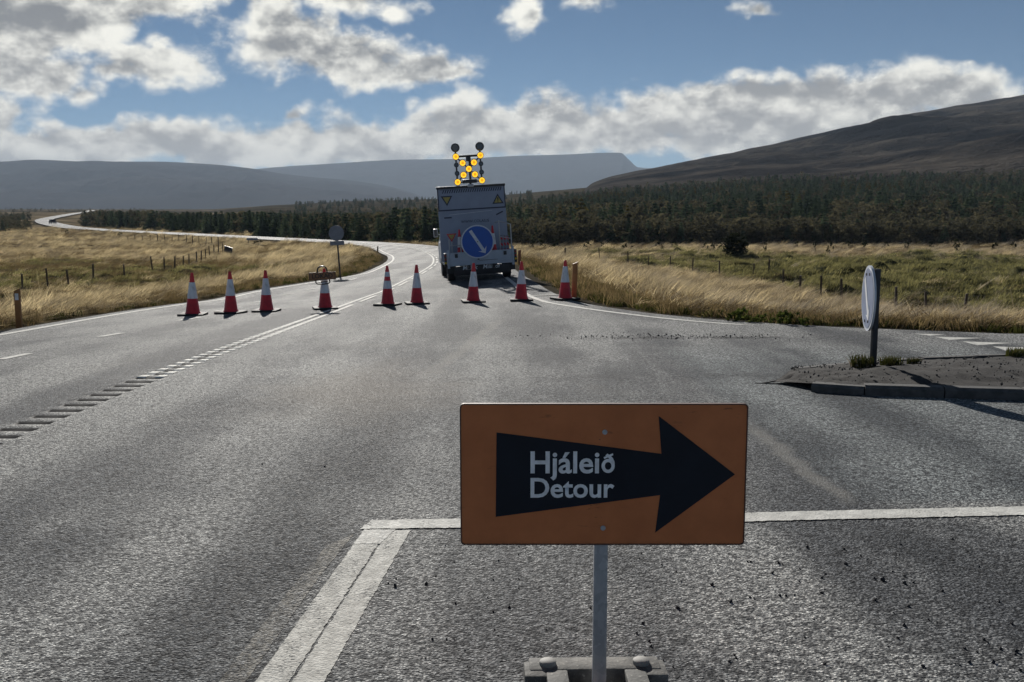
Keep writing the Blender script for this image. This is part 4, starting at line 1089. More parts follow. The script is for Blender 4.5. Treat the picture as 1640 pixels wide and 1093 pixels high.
xa, za = sl(849.5, 757); xb, _ = sl(959.5, 757); text('lettering', 'Hjálei', xb - xa, xa, za, -.0040, M['letter'], panel, bold=.020)
pu = (xb - xa) / 110.0                              # one photograph pixel on the panel, in metres
def ring_poly(mb, cx, cz, ra, rb, w, y0, y1, n=28):
    o = [(cx + ra * math.cos(t), cz + rb * math.sin(t)) for t in np.linspace(0, 2 * math.pi, n, endpoint=False)]
    i = [(cx + (ra - w) * math.cos(t), cz + (rb - w) * math.sin(t)) for t in np.linspace(0, 2 * math.pi, n, endpoint=False)]
    mb.add([(x, y0, z) for x, z in o] + [(x, y0, z) for x, z in i], [(k, (k + 1) % n, n + (k + 1) % n, n + k) for k in range(n)])
ex, ez = sl(973.6, 757); eth = MB()                 # the letter eth: bowl, bent ascender and cross stroke
ring_poly(eth, ex, ez + 11.2 * pu, 10.6 * pu, 11.6 * pu, 5.4 * pu, -.0040, -.0034)
eth.add([(ex + a_ * pu, -.0041, ez + b_ * pu) for a_, b_ in ((10.6, 11), (10.2, 18), (7.6, 24), (3.2, 28.6), (-1.5, 31.5), (-4.6, 28.2), (-.6, 25.4), (2.8, 21.5), (5.0, 16), (5.2, 11))],
        [(0, 1, 8, 9), (1, 2, 7, 8), (2, 3, 6, 7), (3, 4, 5, 6)])
eth.add([(ex + a_ * pu, -.0042, ez + b_ * pu) for a_, b_ in ((-6.4, 22.4), (8.2, 28.8), (7.2, 32.0), (-7.4, 25.6))], [(0, 1, 2, 3)])
eth.build('lettering', M['letter'], panel, smooth=0)
xa, za = sl(849.5, 796); xb, _ = sl(983.5, 796); text('lettering', 'Detour', xb - xa, xa, za, -.0040, M['letter'], panel, bold=.020)
for u, v in ((968.5, 692), (965.6, 845.5)):
    bx_, bz_ = sl(u, v)
    b_ = MB().lathe([(0, .0), (.0085, 0), (.0085, .0016), (0, .0016)], 20).lathe([(0, .0016), (.0046, .0016), (.0046, .0048), (0, .0048)], 6)
    for k in range(len(b_.v)): x, y, z = b_.v[k]; b_.v[k] = (bx_ + x, -.0034 - z, bz_ + y)
    b_.build('bolt', M['galv'], sign)
pz = z0 + .05
post_t = MB().box((-.004, .021, (z1 - .04 + .035) / 2), (.047, .036, z1 - .04 - .035), bev=.006)
post_t.build('post', M['galv'], sign)

base = empty('sign_foot', (SX - .004, SD + .02, SZ), math.radians(1.6), 'recycled rubber foot block with round studs that holds the detour sign post', 'sign base')
H_ = .098; M['stud'] = material('worn_stud', (.26, .255, .235), .7, var=.25, vscale=30)
bb = MB()
bb.box((0, .150, H_ / 2), (.47, .098, H_), bev=.008)                       # back bar
bb.box((0, -.150, H_ / 2), (.47, .098, H_), bev=.008)
for s_ in (-1, 1):
    bb.box((s_ * .139, 0, H_ / 2 - .001), (.076, .204, H_ - .002), bev=.006)
    bb.box((s_ * .214, .118, H_ / 2 - .002), (.079, .118, H_ - .004), bev=.008)
    bb.box((s_ * .214, -.118, H_ / 2 - .002), (.079, .118, H_ - .004), bev=.008)
    bb.box((s_ * .212, 0, .030), (.07, .12, .060), bev=.004)
bb.build('block', M['baserub'], base)
MB().box((0, -.02, .034), (.199, .16, .020)).build('socket_plate', M['rust'], base)
MB().box((0, 0, .010), (.199, .2, .02)).build('hole_floor', M['black'], base)
for sx_ in (-1, 1):
    for sy_ in (-1, 1):
        MB().lathe([(0, .016), (.024, .016), (.0295, .012), (.0305, 0), (.0305, -.01)], 26, (sx_ * .168, sy_ * .142, H_)).build('stud', M['stud'], base)

# ------------------------------------------------------------------ traffic cones
def cone_part(z0, z1, r0, r1, name, mat, parent, n=28, lip=0.0):
    k = [(r0, z0)]
    k += [(r1, z1)]
    if lip: k += [(r1 * .55, z1 + .004), (r1 * .5, z1 - .03)]
    return MB().lathe(k, n).build(name, mat, parent)
CH = .90
def cone_r(z): return .148 - (z - .05) / (CH - .05) * (.148 - .028)
def make_cone(loc, label, bands, rz=0.0, group='traffic cones closing the road', tilt=0.0, plain=False):
    t = empty('traffic_cone', loc, rz, label, 'traffic cone', group); t.rotation_euler = (random.gauss(0, .012) + tilt, random.gauss(0, .012), rz)
    b_ = MB()
    b_.box((0, 0, .026), (.52, .52, .044), bev=.010)
    for sx_ in (-1, 1):
        for sy_ in (-1, 1): b_.box((sx_ * .205, sy_ * .205, .004), (.10, .10, .008))
    b_.build('base_plate', M['blackrub'], t)
    body = MB().lathe([(.172, .044), (.160, .056), (cone_r(.075), .075), (cone_r(CH - .02), CH - .02), (.031, CH - .008), (.022, CH), (.015, CH - .01), (.014, CH - .06)], 30).build('body', M['red'], t)
    for z0_, z1_ in bands:
        MB().lathe([(cone_r(z0_) + .001, z0_), (cone_r(z0_) + .0035, z0_ + .002), (cone_r(z1_) + .0035, z1_ - .002), (cone_r(z1_) + .001, z1_)], 30).build('reflective_sleeve', M['sleeve'], t)
    return t
B1 = [(.375, .715)]
def on_road(u, v, dv=2.5): p = hit(u, v - dv, HR); return (p[0], p[1], p[2] + .002)
rz = lambda: random.uniform(-.25, .25)
make_cone(on_road(309, 508), 'red and white cone at the left end of the closure row', [(.36, .70)], rz())
make_cone(on_road(370, 505), 'red and white cone between the leftmost cone and the one beside the orange closure sign', [(.385, .735)], rz())
make_cone(on_road(427, 502), 'bright red cone standing next left of the cone that wears the closure sign', [(.37, .73)], rz())
cone4 = make_cone(on_road(521, 498), 'dark red cone on the centre line that wears the small orange closure sign', [(.36, .72)], .3)
make_cone(on_road(621, 492), 'cone with two white bands and a red ring between them, right of the centre line', [(.385, .565), (.655, .765)], rz())
make_cone(on_road(668, 490), 'red and white cone between the double banded cone and the truck', B1, rz())
make_cone(on_road(758, 487), 'red and white cone standing behind the tailboard of the truck', [(.365, .705)], rz())
make_cone(on_road(835, 484.5), 'red and white cone on the right edge line just right of the truck', [(.385, .70)], rz())
make_cone(on_road(905, 483), 'rightmost cone of the closure row, beside the orange marker post', [(.40, .76)], .45)

# ---- the closure sign that hangs on the fourth cone
c4 = cone4.location; sg = empty('closure_sign', (c4.x, c4.y, c4.z), math.radians(4), 'small orange board reading LOKAÐ hung with a black hoop on a cone', 'road sign')
sg.rotation_euler = (0, math.radians(-2.6), math.radians(4))
bz0, bz1 = .655, .825
brd = MB().box((0, -.115, (bz0 + bz1) / 2), (.585, .012, bz1 - bz0), bev=.002).build('board', M['lockorange'], sg)
fr = MB()
for z in (bz0 + .010, bz1 - .010): fr.box((0, -.1225, z), (.565, .003, .010))
for x in (-.2775, .2775): fr.box((x, -.1225, (bz0 + bz1) / 2), (.010, .003, bz1 - bz0 - .0305))
fr.build('border', M['black'], brd, smooth=0)
text('lettering', 'LOKAD', .45, 0, bz0 + .042, -.1222, M['black'], brd, bold=.02, left=False)
MB().box((.138, -.1224, bz0 + .086), (.055, .001, .014)).build('letter_stroke', M['black'], brd, smooth=0)
hp = [(-.105, -.10, bz1 - .02)] + [(-.105 + .0 + .105 * (1 - math.cos(t)), -.10 + .03 * math.sin(t), bz1 + .0 + .125 * math.sin(t) ** .6) for t in np.linspace(.12, math.pi - .12, 12)] + [(.105, -.10, bz1 - .02)]
MB().tube(hp, .017, 8).build('hoop', M['black'], sg)
lp = [(-.15, -.10, bz0 + .01), (-.15, -.10, bz0 - .06), (-.12, -.11, bz0 - .085), (0, -.125, bz0 - .095), (.12, -.11, bz0 - .085), (.15, -.10, bz0 - .06), (.15, -.10, bz0 + .01)]
MB().tube(lp, .013, 8).build('lower_bracket', M['black'], sg)
rg = [(.088 * math.cos(t), .088 * math.sin(t) - .0, bz0 - .045) for t in np.linspace(0, 2 * math.pi, 20, endpoint=False)]
MB().tube(rg, .011, 6, closed=True).build('cone_ring', M['black'], sg)

# ------------------------------------------------------------------ the truck with its arrow board
ROLL = math.radians(3.4); TY = 33.4; TXX = -.99
truck = empty('road_works_truck', (TXX, TY, hr1(TXX, TY)), 0, 'white road works truck with a lit yellow arrow board and blue keep right sign', 'truck')
truck.rotation_euler = (Matrix.Rotation(math.radians(8.0), 3, 'Z') @ Matrix.Rotation(math.radians(-1.2), 3, 'X') @ Matrix.Rotation(-ROLL, 3, 'Y')).to_euler()
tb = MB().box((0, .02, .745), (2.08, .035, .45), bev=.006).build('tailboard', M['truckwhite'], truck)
for z in (.545, .625, .70, .955):
    MB().box((0, -.008, z), (2.04, .018, .022)).build('rib', M['truckwhite'], tb, smooth=0)
MB().box((.25, -.006, .663), (.62, .012, .012)).build('slot', M['black'], tb, smooth=0)
for x in (-.82, .82): MB().box((x, -.014, .86), (.10, .02, .13), bev=.004).build('latch', M['steel'], tb)
for x in (-1.085, 1.085):
    MB().box((x, .04, .76), (.075, .09, .62), bev=.006).build('corner_post', M['truckwhite'], truck)
    sb = MB().box((x, 1.66, .76), (.035, 3.1, .42), bev=.004).build('side_board', M['truckwhite'], truck)
    for z in (.62, .76, .90): MB().box((x + (.022 if x > 0 else -.022), 1.66, z), (.010, 3.06, .02)).build('rib', M['truckwhite'], sb, smooth=0)
    lg = MB().box((x * 1.085, .10, .74), (.085, .10, .44), bev=.01).build('light_cluster', M['black'], truck)
    for z, mt in ((.88, 'taillight'), (.76, 'taillight'), (.64, 'yellow')): MB().cyl((x * 1.085, .045, z), (x * 1.085, .058, z), .034, n=16).build('lens', M[mt], lg)
MB().box((0, 1.66, .565), (2.10, 3.16, .06)).build('bed_floor', M['steel'], truck, smooth=0)
fl = MB()
for x in (-.42, .42): fl.box((x, 2.4, .46), (.09, 4.9, .14))
for yv in (.35, 1.2, 2.4, 3.6): fl.box((0, yv, .46), (.75, .08, .10))
fl.build('chassis', M['black'], truck, smooth=0)
fp = MB().box((.02, .10, .345), (1.88, .012, .30), bev=.003).build('mud_flap', M['black'], truck)
text('lettering', 'Malbik', .50, -.62, .38, .093, M['letter'], fp, bold=.03, italic=.2); text('lettering', 'Millihof', .60, .06, .38, .093, M['letter'], fp, bold=.01, italic=.25)
MB().box((-.98, .30, .40), (.30, .02, .26)).build('mud_flap', M['black'], truck, smooth=0); MB().box((1.06, .30, .40), (.22, .02, .26)).build('mud_flap', M['black'], truck, smooth=0)
def wheel(x, yv, r=.355, w=.24, dual=False):
    ww = w * (1.9 if dual else 1); s_ = 1 if x > 0 else -1
    ty = MB()
    pr = [(r * .6, -ww / 2), (r * .93, -ww / 2), (r, -ww / 2 + .03), (r, ww / 2 - .03), (r * .93, ww / 2), (r * .6, ww / 2)]
    ty.lathe(pr, 32); ty.v = [(x + z, yv + a, r + b) for a, b, z in ty.v]
    rm = MB(); rm.lathe([(0, 0), (r * .25, .02), (r * .42, -.02), (r * .56, .0), (r * .61, .012)], 24); rm.v = [(x + s_ * (ww / 2 - .02 + z), yv + a, r + b) for a, b, z in rm.v]
    wh = ty.build('wheel', M['blackrub'], truck); rm.build('rim', M['galv'], wh)
wheel(-.96, .95, dual=False); wheel(.96, .95, dual=False); wheel(-.92, 4.35); wheel(.92, 4.35)
for x in (-.96, .96):
    mg = [(x + (-.14 if k in (0, 1) else .14), .95 + .43 * math.cos(t), .355 + .43 * math.sin(t)) for t in np.linspace(.25, math.pi - .25, 10) for k in (0, 2)]
    MB().add(mg, [(2 * i, 2 * i + 1, 2 * i + 3, 2 * i + 2) for i in range(9)]).build('mudguard', M['black'], truck)
# cab: a side profile with tumblehome, doors, glass, mirrors
prof = [(3.40, .45), (3.40, 2.20), (3.60, 2.34), (4.55, 2.34), (4.80, 2.24), (5.38, 1.42), (5.95, 1.22), (6.06, .95), (6.06, .45)]
cb = MB(); n = len(prof)
def cabw(z): return 1.0 - .16 * max(0, (z - 1.25)) / 1.1
cb.add([(-cabw(z), yv, z) for yv, z in prof] + [(cabw(z), yv, z) for yv, z in prof], [(i, (i + 1) % n, n + (i + 1) % n, n + i) for i in range(n)] + [tuple(range(n)), tuple(range(2 * n - 1, n - 1, -1))])
cab = cb.build('cab', M['truckwhite'], truck, smooth=math.radians(25))
for s_ in (-1, 1):
    gl = [(s_ * (cabw(z) + .004), yv, z) for yv, z in ((3.72, 1.35), (3.72, 2.12), (4.62, 2.12), (5.05, 1.48), (5.05, 1.35))]
    gv = gl + [(x - s_ * .012, yv, z) for x, yv, z in gl]
    MB().add(gv, [tuple(range(5)), tuple(range(9, 4, -1))] + [(i, (i + 1) % 5, 5 + (i + 1) % 5, 5 + i) for i in range(5)]).build('side_window', M['glass'], cab, smooth=0)
    MB().box((s_ * 1.008, 4.35, .88), (.020, 1.45, .80), bev=.006).build('door', M['truckwhite'], cab)
    MB().box((s_ * 1.026, 3.85, 1.14), (.018, .16, .035), bev=.005).build('door_handle', M['black'], cab)
    mm = MB().box((s_ * 1.13, 5.02, 1.62), (.17, .09, .32), bev=.035); mm.cyl((s_ * .95, 5.05, 1.55), (s_ * 1.12, 5.03, 1.58), .022, n=8); mm.build('mirror', M['white'], cab)
    MB().box((s_ * 1.13, 4.972, 1.62), (.13, .008, .26)).build('mirror_glass', M['glass'], cab, smooth=0)
    MB().box((s_ * .74, 6.062, .80), (.32, .03, .18), bev=.012).build('headlight', M['glass'], cab)
ws_ = [(-.86, 4.86, 2.16), (.86, 4.86, 2.16), (.93, 5.36, 1.46), (-.93, 5.36, 1.46)]
MB().add([(x, yv + .012, z + .010) for x, yv, z in ws_] + [(x, yv - .002, z - .002) for x, yv, z in ws_], [(0, 1, 2, 3), (7, 6, 5, 4), (0, 1, 5, 4), (1, 2, 6, 5), (2, 3, 7, 6), (3, 0, 4, 7)]).build('windscreen', M['glass'], cab, smooth=0)
MB().box((0, 6.08, .50), (1.9, .10, .22), bev=.03).build('bumper', M['black'], cab)
MB().box((0, 3.392, 1.78), (1.3, .010, .55)).build('rear_window', M['glass'], cab, smooth=0)

# big white board standing on the bed, carried by stays
BY = 1.45; BW = 1.175; BT = 3.13
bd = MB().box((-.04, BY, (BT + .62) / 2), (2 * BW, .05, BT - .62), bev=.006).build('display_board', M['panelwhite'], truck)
fy = BY - .027
MB().box((-.04, BY, BT + .035), (2 * BW + .04, .12, .085), bev=.012).build('top_cap', M['steel'], bd)
for s_ in (-1, 1): MB().box((-.04 + s_ * (BW - .018), fy - .005, BT - .38), (.036, .010, .76)).build('edge_trim', M['navyline'], bd, smooth=0)
st = MB()
for k in range(26):
    xk = -.04 - BW + .17 + k * (2 * BW - .36) / 25
    st.prism([(xk, BT - .155), (xk + .035, BT - .155), (xk + .080, BT - .045), (xk + .045, BT - .045)], fy - .004, fy + .001)
st.build('hazard_stripes', M['navyline'], bd, smooth=0)
MB().box((-.04, fy - .003, BT - .035), (2 * BW - .22, .008, .012)).build('print_line', M['navyline'], bd, smooth=0)
MB().box((-.04, fy - .006, BT - .735), (2 * BW - .05, .014, .045)).build('hinge_line', M['navyline'], bd, smooth=0)
def tri_sign(cx, cz, r, up, fill, excl):
    a0 = 90 if up else -90
    P3 = lambda rr: [(cx + rr * math.cos(math.radians(a0 + 120 * k)), cz + rr * math.sin(math.radians(a0 + 120 * k))) for k in range(3)]
    w = MB().prism(P3(r), fy - .006, fy + .001).build('warning_triangle', M['navyline'], bd, smooth=0)
    MB().prism(P3(r * .66), fy - .010, fy - .005).build('triangle_face', M[fill], w, smooth=0)
    if excl:
        MB().prism([(cx - .012, cz - .02), (cx + .012, cz - .02), (cx + .020, cz + .10), (cx - .020, cz + .10)], fy - .014, fy - .0095).prism(circle(cx, cz - .055, .018, 10), fy - .014, fy - .0095).build('exclamation_mark', M['black'], w, smooth=0)
M['dullyellow'] = material('dull_yellow', (.40, .34, .10), .6)
tri_sign(-.90, BT - .36, .23, False, 'dullyellow', False); tri_sign(.87, BT - .49, .23, True, 'dullyellow', True)
text('lettering', 'WWW.COLAS.IS', .98, .03, BT - 1.20, fy - .002, M['navyline'], bd, bold=.01, left=False)
MB().box((-.90, fy - .003, BT - .99), (.26, .008, .045)).build('print_mark', M['navyline'], bd, smooth=0)
MB().box((.90, fy - .003, BT - .93), (.26, .008, .045), Matrix.Rotation(math.radians(-24), 3, 'Y')).build('print_mark', M['navyline'], bd, smooth=0)
MB().box((-.1, fy - .002, BT - .86), (1.5, .005, .010), Matrix.Rotation(math.radians(-3), 3, 'Y')).build('print_line', M['signgrey'], bd, smooth=0)
sy = MB()
for s_ in (-1, 1): sy.cyl((s_ * .95, BY + .03, 2.3), (s_ * .95, BY + 1.6, .70), .025, n=8)
sy.build('stay', M['galv'], truck)

# round blue sign on the tailboard
def arrow_poly(tx, tz, hx, hz, sw, hw, hl):
    d_ = Vector((hx - tx, hz - tz)); L_ = d_.length; d_.normalize(); n_ = Vector((-d_.y, d_.x)); T0 = Vector((tx, tz))
    pts = [(0, sw), (L_ - hl * .72, sw), (L_ - hl, hw), (L_, 0), (L_ - hl, -hw), (L_ - hl * .72, -sw), (0, -sw)]
    return [tuple(T0 + d_ * a_ + n_ * b_) for a_, b_ in pts]
RX, RZ, RR = -.085, 1.285, .555; ry = -.06
rs_ = MB().prism(circle(RX, RZ, RR, 56), ry, ry + .025).build('keep_right_sign', M['signgrey'], truck)
MB().prism(circle(RX, RZ, RR * .925, 56), ry - .004, ry + .001).build('sign_face', M['blue'], rs_)
MB().prism([(RX + a_ * RR, RZ + b_ * RR) for a_, b_ in arrow_poly(-.40, .68, .44, -.72, .095, .30, .34)], ry - .008, ry - .0035).build('arrow', M['signgrey'], rs_, smooth=0)
MB().cyl((RX + .0, ry - .012, RZ + .0), (RX, ry - .007, RZ), .018, n=10).build('bolt', M['black'], rs_)
MB().box((RX, ry + .05, RZ - .15), (.06, .04, .9)).build('sign_bracket', M['steel'], truck, smooth=0)

# amber arrow board on top
sB = 44.6
def al(u, v):
    dx, dz = (u - 762.4) / sB, (297.0 - v) / sB
    return -.04 + dx * math.cos(ROLL) + dz * math.sin(ROLL), BT + .08 - dx * math.sin(ROLL) + dz * math.cos(ROLL)
fr = MB(); F2 = lambda u, v, yv=BY: Vector((al(u, v)[0], yv, al(u, v)[1]))
for a_, b_ in (((739.1, 241), (742.4, 293)), ((776.6, 238.3), (779.9, 290))): fr.cyl(F2(*a_), F2(*b_), .030, n=8)
fr.cyl(F2(739.9, 254), F2(777.6, 251.5), .038, n=8)
for a_, b_ in (((739.9, 254), (779.9, 290)), ((777.6, 252), (742.4, 293))): fr.cyl(F2(*a_, BY + .02), F2(*b_, BY + .02), .022, n=8)
fr.cyl(F2(742.4, 293), F2(779.9, 290), .025, n=8); fr.cyl(F2(761, 252), F2(762.4, 299), .04, n=8)
arb = fr.build('arrow_board_frame', M['black'], truck)
x, z = al(759, 257.5); MB().box((x, BY - .03, z), (.16, .10, .15), bev=.01).build('control_box', M['steel'], arb)
x, z = al(761, 291); MB().box((x, BY + .0, z), (.50, .16, .13), bev=.03).build('motor_housing', M['steel'], arb)
x, z = al(762, 296); MB().box((x, BY - .03, z - .04), (.22, .12, .10), bev=.03).build('pivot', M['galv'], arb)
def lamp(u, v, r, lit):
    x, z = al(u, v)
    hb = MB().cyl((x, BY - .05, z), (x, BY + .07, z), r * 1.10, r * .9, n=20).build('lamp_housing', M['black'], arb)
    if lit:
        MB().cyl((x, BY - .075, z), (x, BY - .046, z), r * .92, r * 1.0, n=8).build('lens', M['lamp'], hb, smooth=0)
        MB().cyl((x, BY - .085, z), (x, BY - .0745, z), r * .34, r * .5, n=8).build('lamp_core', M['lamphot'], hb, smooth=0)
    else: MB().cyl((x, BY - .070, z), (x, BY - .046, z), r * .8, r * .95, n=20).build('lens', M['glass'], hb)
for u, v in ((739.8, 254.2), (777.6, 251.7), (750.2, 263.6), (767.7, 262.6), (759.7, 272.4), (751.5, 281.7), (769.1, 280.7), (742.4, 292.6), (779.9, 289.6)): lamp(u, v, .105, True)
for u, v in ((740.6, 266.7), (741.6, 279.4), (778.4, 264.4), (779.3, 277.2)): lamp(u, v, .078, False)
lamp(739.1, 240.7, .138, False); lamp(776.6, 238.3, .138, False)
# side rails on the bed
rl = MB()
rl.tube([(.60, .55, 1.86), (.72, .40, 1.93), (1.10, .30, 1.80)], .016, 8); rl.tube([(1.10, .30, 1.80), (1.10, .30, .95)], .02, 8); rl.tube([(.72, .40, 1.93), (.72, .40, .9)], .02, 8)
rl.tube([(.72, .40, 1.40), (1.10, .30, 1.32)], .015, 8)
rl.build('bed_rail', M['galv'], truck)
MB().tube([(-1.0, .3, 1.42), (-1.0, .3, .95)], .02, 8).tube([(-.62, .3, 1.45), (-.62, .3, .95)], .02, 8).tube([(-1.0, .3, 1.2), (-.62, .3, 1.2)], .015, 8).build('bed_rail', M['galv'], truck)
# loose things carried on the bed
def in_truck(x, y, z):
    R = truck.rotation_euler.to_matrix(); return R @ Vector((x, y, z)) + truck.location
tr_rot = tuple(truck.rotation_euler)
c_ = make_cone(in_truck(.50, .45, .60), 'red and white cone carried on the truck bed right of the blue sign', [(.42, .70)], 0, 'cones carried on the truck'); c_.rotation_euler = tr_rot; c_.scale = (.95, .95, 1.32)
c_ = make_cone(in_truck(-.62, .55, .60), 'dark red cone carried on the truck bed mostly hidden by the blue sign', [(.42, .70)], 0, 'cones carried on the truck'); c_.rotation_euler = tr_rot; c_.scale = (.95, .95, 1.25)
LBP = ['red and white marker plate leaning innermost in the right rear corner of the truck bed', 'red and white marker plate in the middle of the stack on the truck bed', 'red and white marker plate outermost in the right corner of the truck bed']
for k, x in enumerate((.80, .92, 1.03)):
    t = empty('marker_plate', in_truck(x, .55 + .09 * k, .60), 0, LBP[k], 'marker plate', 'marker plates on the truck'); t.rotation_euler = tr_rot
    MB().box((0, 0, .42), (.075, .015, .84)).build('plate', M['greyback'], t, smooth=0)
    for j in range(4): MB().prism([(-.0375, .12 + j * .2), (.0375, .07 + j * .2), (.0375, .15 + j * .2), (-.0375, .20 + j * .2)], -.011, -.007).build('stripe', M['red'], t, smooth=0)
t = empty('folded_triangle_sign', in_truck(-.90, .42, .90), 0, 'small red edged triangle sign carried at the left of the truck bed', 'road sign'); t.rotation_euler = tr_rot
MB().prism([(0, .42), (-.17, .70), (.17, .70)], -.01, .01).build('sign_panel', M['red'], t, smooth=0)
MB().prism([(0, .49), (-.105, .665), (.105, .665)], -.016, -.009).build('sign_face', M['dullyellow'], t, smooth=0)
MB().cyl((0, 0.02, -.3), (0, .02, .6), .02, n=8).build('leg', M['galv'], t)

# ------------------------------------------------------------------ oblique round sign on the island
PX_, PY_ = 4.05, 11.08; pz0 = hr1(PX_, PY_) + .12
tsn = empty('round_keep_sign', (PX_, PY_, pz0), 0, 'round pale blue sign with white arrow seen nearly edge on at the traffic island', 'road sign')
ztop = at_depth(1401, 431, PY_)[1] - pz0; zc = at_depth(1391, 478, 11.05)[1] - pz0; xc = at_depth(1391.5, 478, 11.05)[0] - PX_
MB().box((0, 0, (ztop - .15) / 2), (.058, .058, ztop + .15), Matrix.Rotation(math.radians(12), 3, 'Z'), bev=.008).build('post', M['steel'], tsn)
tcv = Vector((-(PX_ + xc), -11.05)).normalized(); an = math.radians(-79.5); nv = Vector((tcv.x * math.cos(an) - tcv.y * math.sin(an), tcv.x * math.sin(an) + tcv.y * math.cos(an)))
rzd = math.atan2(nv.x, -nv.y)                       # the disc is built facing -Y and turned so that its face looks along nv
DR = .363
def shift(mb):
    R = Matrix.Rotation(rzd, 3, 'Z'); mb.v = [tuple(R @ Vector(v) + Vector((xc, -.03, zc))) for v in mb.v]; return mb
dk = shift(MB().prism(circle(0, 0, DR, 48), -.012, .012)).build('sign_disc', M['signgrey'], tsn)
shift(MB().prism(circle(0, 0, DR * .915, 48), -.0155, -.0115)).build('sign_face', M['bluegrey'], dk)
shift(MB().prism(arrow_poly(-.17, .21, .12, -.24, .036, .11, .13), -.019, -.015)).build('arrow', M['white'], dk, smooth=0)
for a_, b_ in ((-.10, .26), (.08, .27), (-.09, -.26), (.09, -.25)): shift(MB().cyl((a_, -.022, b_), (a_, -.0152, b_), .016, n=8)).build('bolt', M['steel'], dk)
shift(MB().box((0, .03, .12), (.05, .05, .05)).box((0, .03, -.12), (.05, .05, .05))).build('bracket', M['steel'], tsn)

# ------------------------------------------------------------------ marker posts, far signs, fences, far car
def marker(u, v, hpx, wpx, label, mat='orangepost', refl=True, lean=0.0):
    p = hit(u, v, Hg); s_ = p[1] / F; h, w = hpx * s_, wpx * s_
    t = empty('marker_post', (p[0], p[1], p[2] - .02), 0, label, 'marker post', None); t.rotation_euler = (0, lean, 0)
    MB().prism([(-w / 2, -.2), (w / 2, -.2), (w / 2, h), (-w / 2, h - w * .45)], -w * .22, w * .22).build('stake', M[mat], t, smooth=0)
    if refl: MB().box((0, -w * .24, h * .80), (w * .62, .012, h * .16)).build('reflector', M['sleeve'], t, smooth=0)
    return t
marker(31, 526, 66, 9, 'orange marker post with reflector in the left verge grass')
marker(919, 481, 63, 8, 'orange wooden marker post behind the rightmost cone', refl=False, lean=.03)
marker(832, 425, 26, 4.5, 'thin dark red marker post beside the rear corner of the truck', 'rust', False)
marker(905, 418, 22, 2.6, 'thin pale marker post in the dry grass behind the rightmost cone', 'wood', False)
marker(559, 397, 9, 2.2, 'small dark marker post on the far left edge before the bend', 'wood', False)
marker(605, 405, 11, 2.2, 'small dark marker post on the inside edge of the bend', 'wood', False)

p = hit(545, 445, Hg); s_ = p[1] / F
t = empty('round_road_sign', (p[0], p[1], p[2]), 0, 'grey back of a round road sign with a plate below on a thin post', 'road sign'); t.rotation_euler = (0, math.radians(-3.5), math.radians(-8))
MB().cyl((0, 0, -.3), (0, 0, 66 * s_), .035, n=10).build('post', M['steel'], t)
MB().prism(circle(0, 71 * s_, 12.4 * s_, 40), -.06, -.04).build('sign_disc', M['greyback'], t)
MB().box((0, -.05, 55.2 * s_), (23 * s_, .02, 6.6 * s_)).build('sub_plate', M['greyback'], t, smooth=0)
MB().box((0, -.038, 68 * s_), (.05, .02, .3)).build('bracket', M['steel'], t, smooth=0)

p = hit(366, 411, H0); s_ = p[1] / F; zz = hg1(p[0], p[1])
t = empty('field_sign', (p[0], p[1], zz), math.radians(-30), 'dark leaning board on short legs beside the left field fence', 'sign')
MB().box((0, 0, 9.5 * s_), (18 * s_, .03, 10 * s_), Matrix.Rotation(math.radians(11), 3, 'Y')).build('board', M['steel'], t, smooth=0)
MB().cyl((-.2, .03, -.3), (-.2, .03, 9 * s_), .03, n=8).cyl((.25, .03, -.3), (.25, .03, 8 * s_), .03, n=8).build('legs', M['wood'], t)

p = hit(404, 392, Hg); s_ = p[1] / F
t = empty('chevron_board', (p[0], p[1], p[2]), math.radians(6), 'dark low chevron board on two posts beside the far road', 'road sign')
for x in (-6 * s_, 6 * s_): MB().cyl((x, .03, -.3), (x, .03, 11 * s_), .04, n=8).build('post', M['steel'], t)
MB().box((0, 0, 8.6 * s_), (17 * s_, .03, 3.6 * s_)).build('board', M['greyback'], t, smooth=0)

def fence(name, label, P, h, post_w, wires, group):
    t = empty(name, (0, 0, 0), 0, label, 'fence')
    tops = []
    me_c = {}
    for k, (x, yv) in enumerate(P):
        z = hg1(x, yv); hh = h * random.uniform(.86, 1.1)
        key = k % 4
        if key not in me_c:
            w = post_w * random.uniform(.85, 1.2); me_c[key] = MB().cyl((0, 0, -.5), (random.uniform(-.02, .02), 0, 1.0), w * .55, w * .48, 7).mesh('fence_post', M['wood'], .8)
        o = link_mesh('fence_post', me_c[key], t, (x, yv, z)); o.scale = (1, 1, hh); o.rotation_euler = (random.gauss(0, .04), random.gauss(0, .05), random.uniform(0, 6)); tops.append((x, yv, z, hh))
    for f in wires:
        MB().tube([(x, yv - post_w * .6, z + hh * f) for x, yv, z, hh in tops], .0025, 4).build('wire', M['wire'], t)
    return t
def resample(P, gap):
    P = np.asarray(P)[:, :2]; L_ = np.concatenate([[0], np.cumsum(np.hypot(*np.diff(P, axis=0).T))]); n = max(2, int(L_[-1] / gap))
    s_ = np.linspace(0, L_[-1], n); return np.stack([np.interp(s_, L_, P[:, 0]), np.interp(s_, L_, P[:, 1])], 1)
fence('wire_fence', 'weathered wooden post and wire fence through the dry grass on the right', FR[:, :2], 1.12, .10, (.55, .8, .96), None)
fence('wire_fence', 'dark post and wire fence along the left field towards the leaning board', FL[:, :2], 1.12, .10, (.55, .8, .96), None)
ff = [hit(u, v, H0)[:2] for u, v in ((350, 394), (330, 393.2), (300, 392), (270, 391), (240, 390), (205, 388.5))]
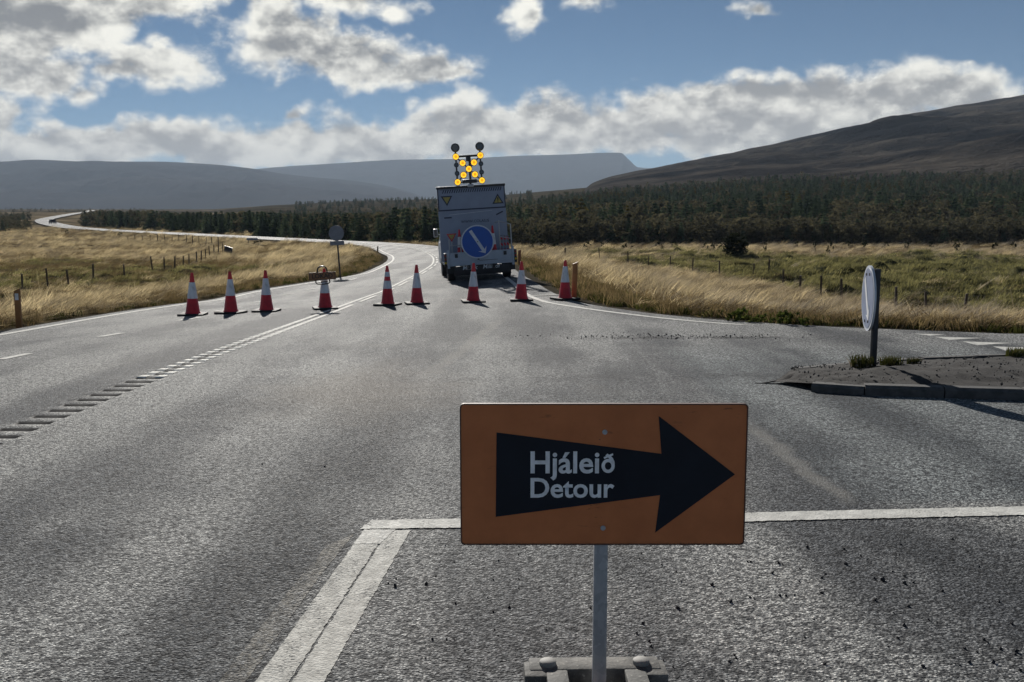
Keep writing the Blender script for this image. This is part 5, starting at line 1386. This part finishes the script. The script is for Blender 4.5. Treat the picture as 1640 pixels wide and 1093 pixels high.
fence('wire_fence', 'distant row of pale thin fence posts below the far road on the left', resample(ff, 2.6), 1.25, .11, (.9,), None)

p = hit(84.5, 359.5, HR); cz = p[2] + road_lift(p[1])
t = empty('car', (p[0], p[1], float(cz)), math.radians(38), 'tiny dark car on the distant curve of the road', 'car')
pf = [(-2.1, .35), (-2.15, .85), (-1.3, .95), (-.7, 1.5), (.8, 1.5), (1.5, .98), (2.1, .85), (2.15, .35)]
cbm = MB().prism([(a_, b_) for a_, b_ in pf], -.85, .85); cbm.v = [(y_, x_, z_) for x_, y_, z_ in cbm.v]; cbm.build('body', M['car'], t)
MB().box((0, -1.08, 1.2), (1.3, .3, .36), Matrix.Rotation(math.radians(-40), 3, 'X')).build('rear_window', M['glass'], t, smooth=0)
for x in (-.8, .8):
    for yv in (-1.35, 1.35): MB().cyl((x - .1, yv, .33), (x + .1, yv, .33), .33, n=14).build('wheel', M['blackrub'], t)
for x in (-.6, .6): MB().box((x, -2.15, .75), (.3, .05, .14)).build('tail_light', M['taillight'], t, smooth=0)

# ------------------------------------------------------------------ air between us and the mountains
HB = min(min(v.co.z for v in o.data.vertices) for o in COL.objects if o.name.split('.')[0] in ('hill', 'mountain') or o == ground) - 1.0
HT = max(max(v.co.z for v in o.data.vertices) for o in COL.objects if o.name.split('.')[0] in ('hill', 'mountain')) + 12.0
print('haze', HB, HT)
hb = bpy.data.meshes.new('haze'); bmx = bmesh.new(); bmesh.ops.create_cube(bmx, size=1.0); bmesh.ops.scale(bmx, vec=(28000, 28000, HT - HB), verts=bmx.verts); bmx.to_mesh(hb); bmx.free()
hm = bpy.data.materials.new('haze'); hm.use_nodes = True; hm.node_tree.nodes.clear(); ht = NT(hm.node_tree)
pv = ht.n('ShaderNodeVolumePrincipled', {'Color': (.68, .82, 1.0), 'Density': HAZE_DENSITY, 'Anisotropy': HAZE_ANISO})
ht.n('ShaderNodeOutputMaterial', {'Volume': pv.outputs[0]})
hb.materials.append(hm); hz = tag(link_mesh('haze', hb), kind='stuff'); hz.location = (0, 0, (HT + HB) / 2)
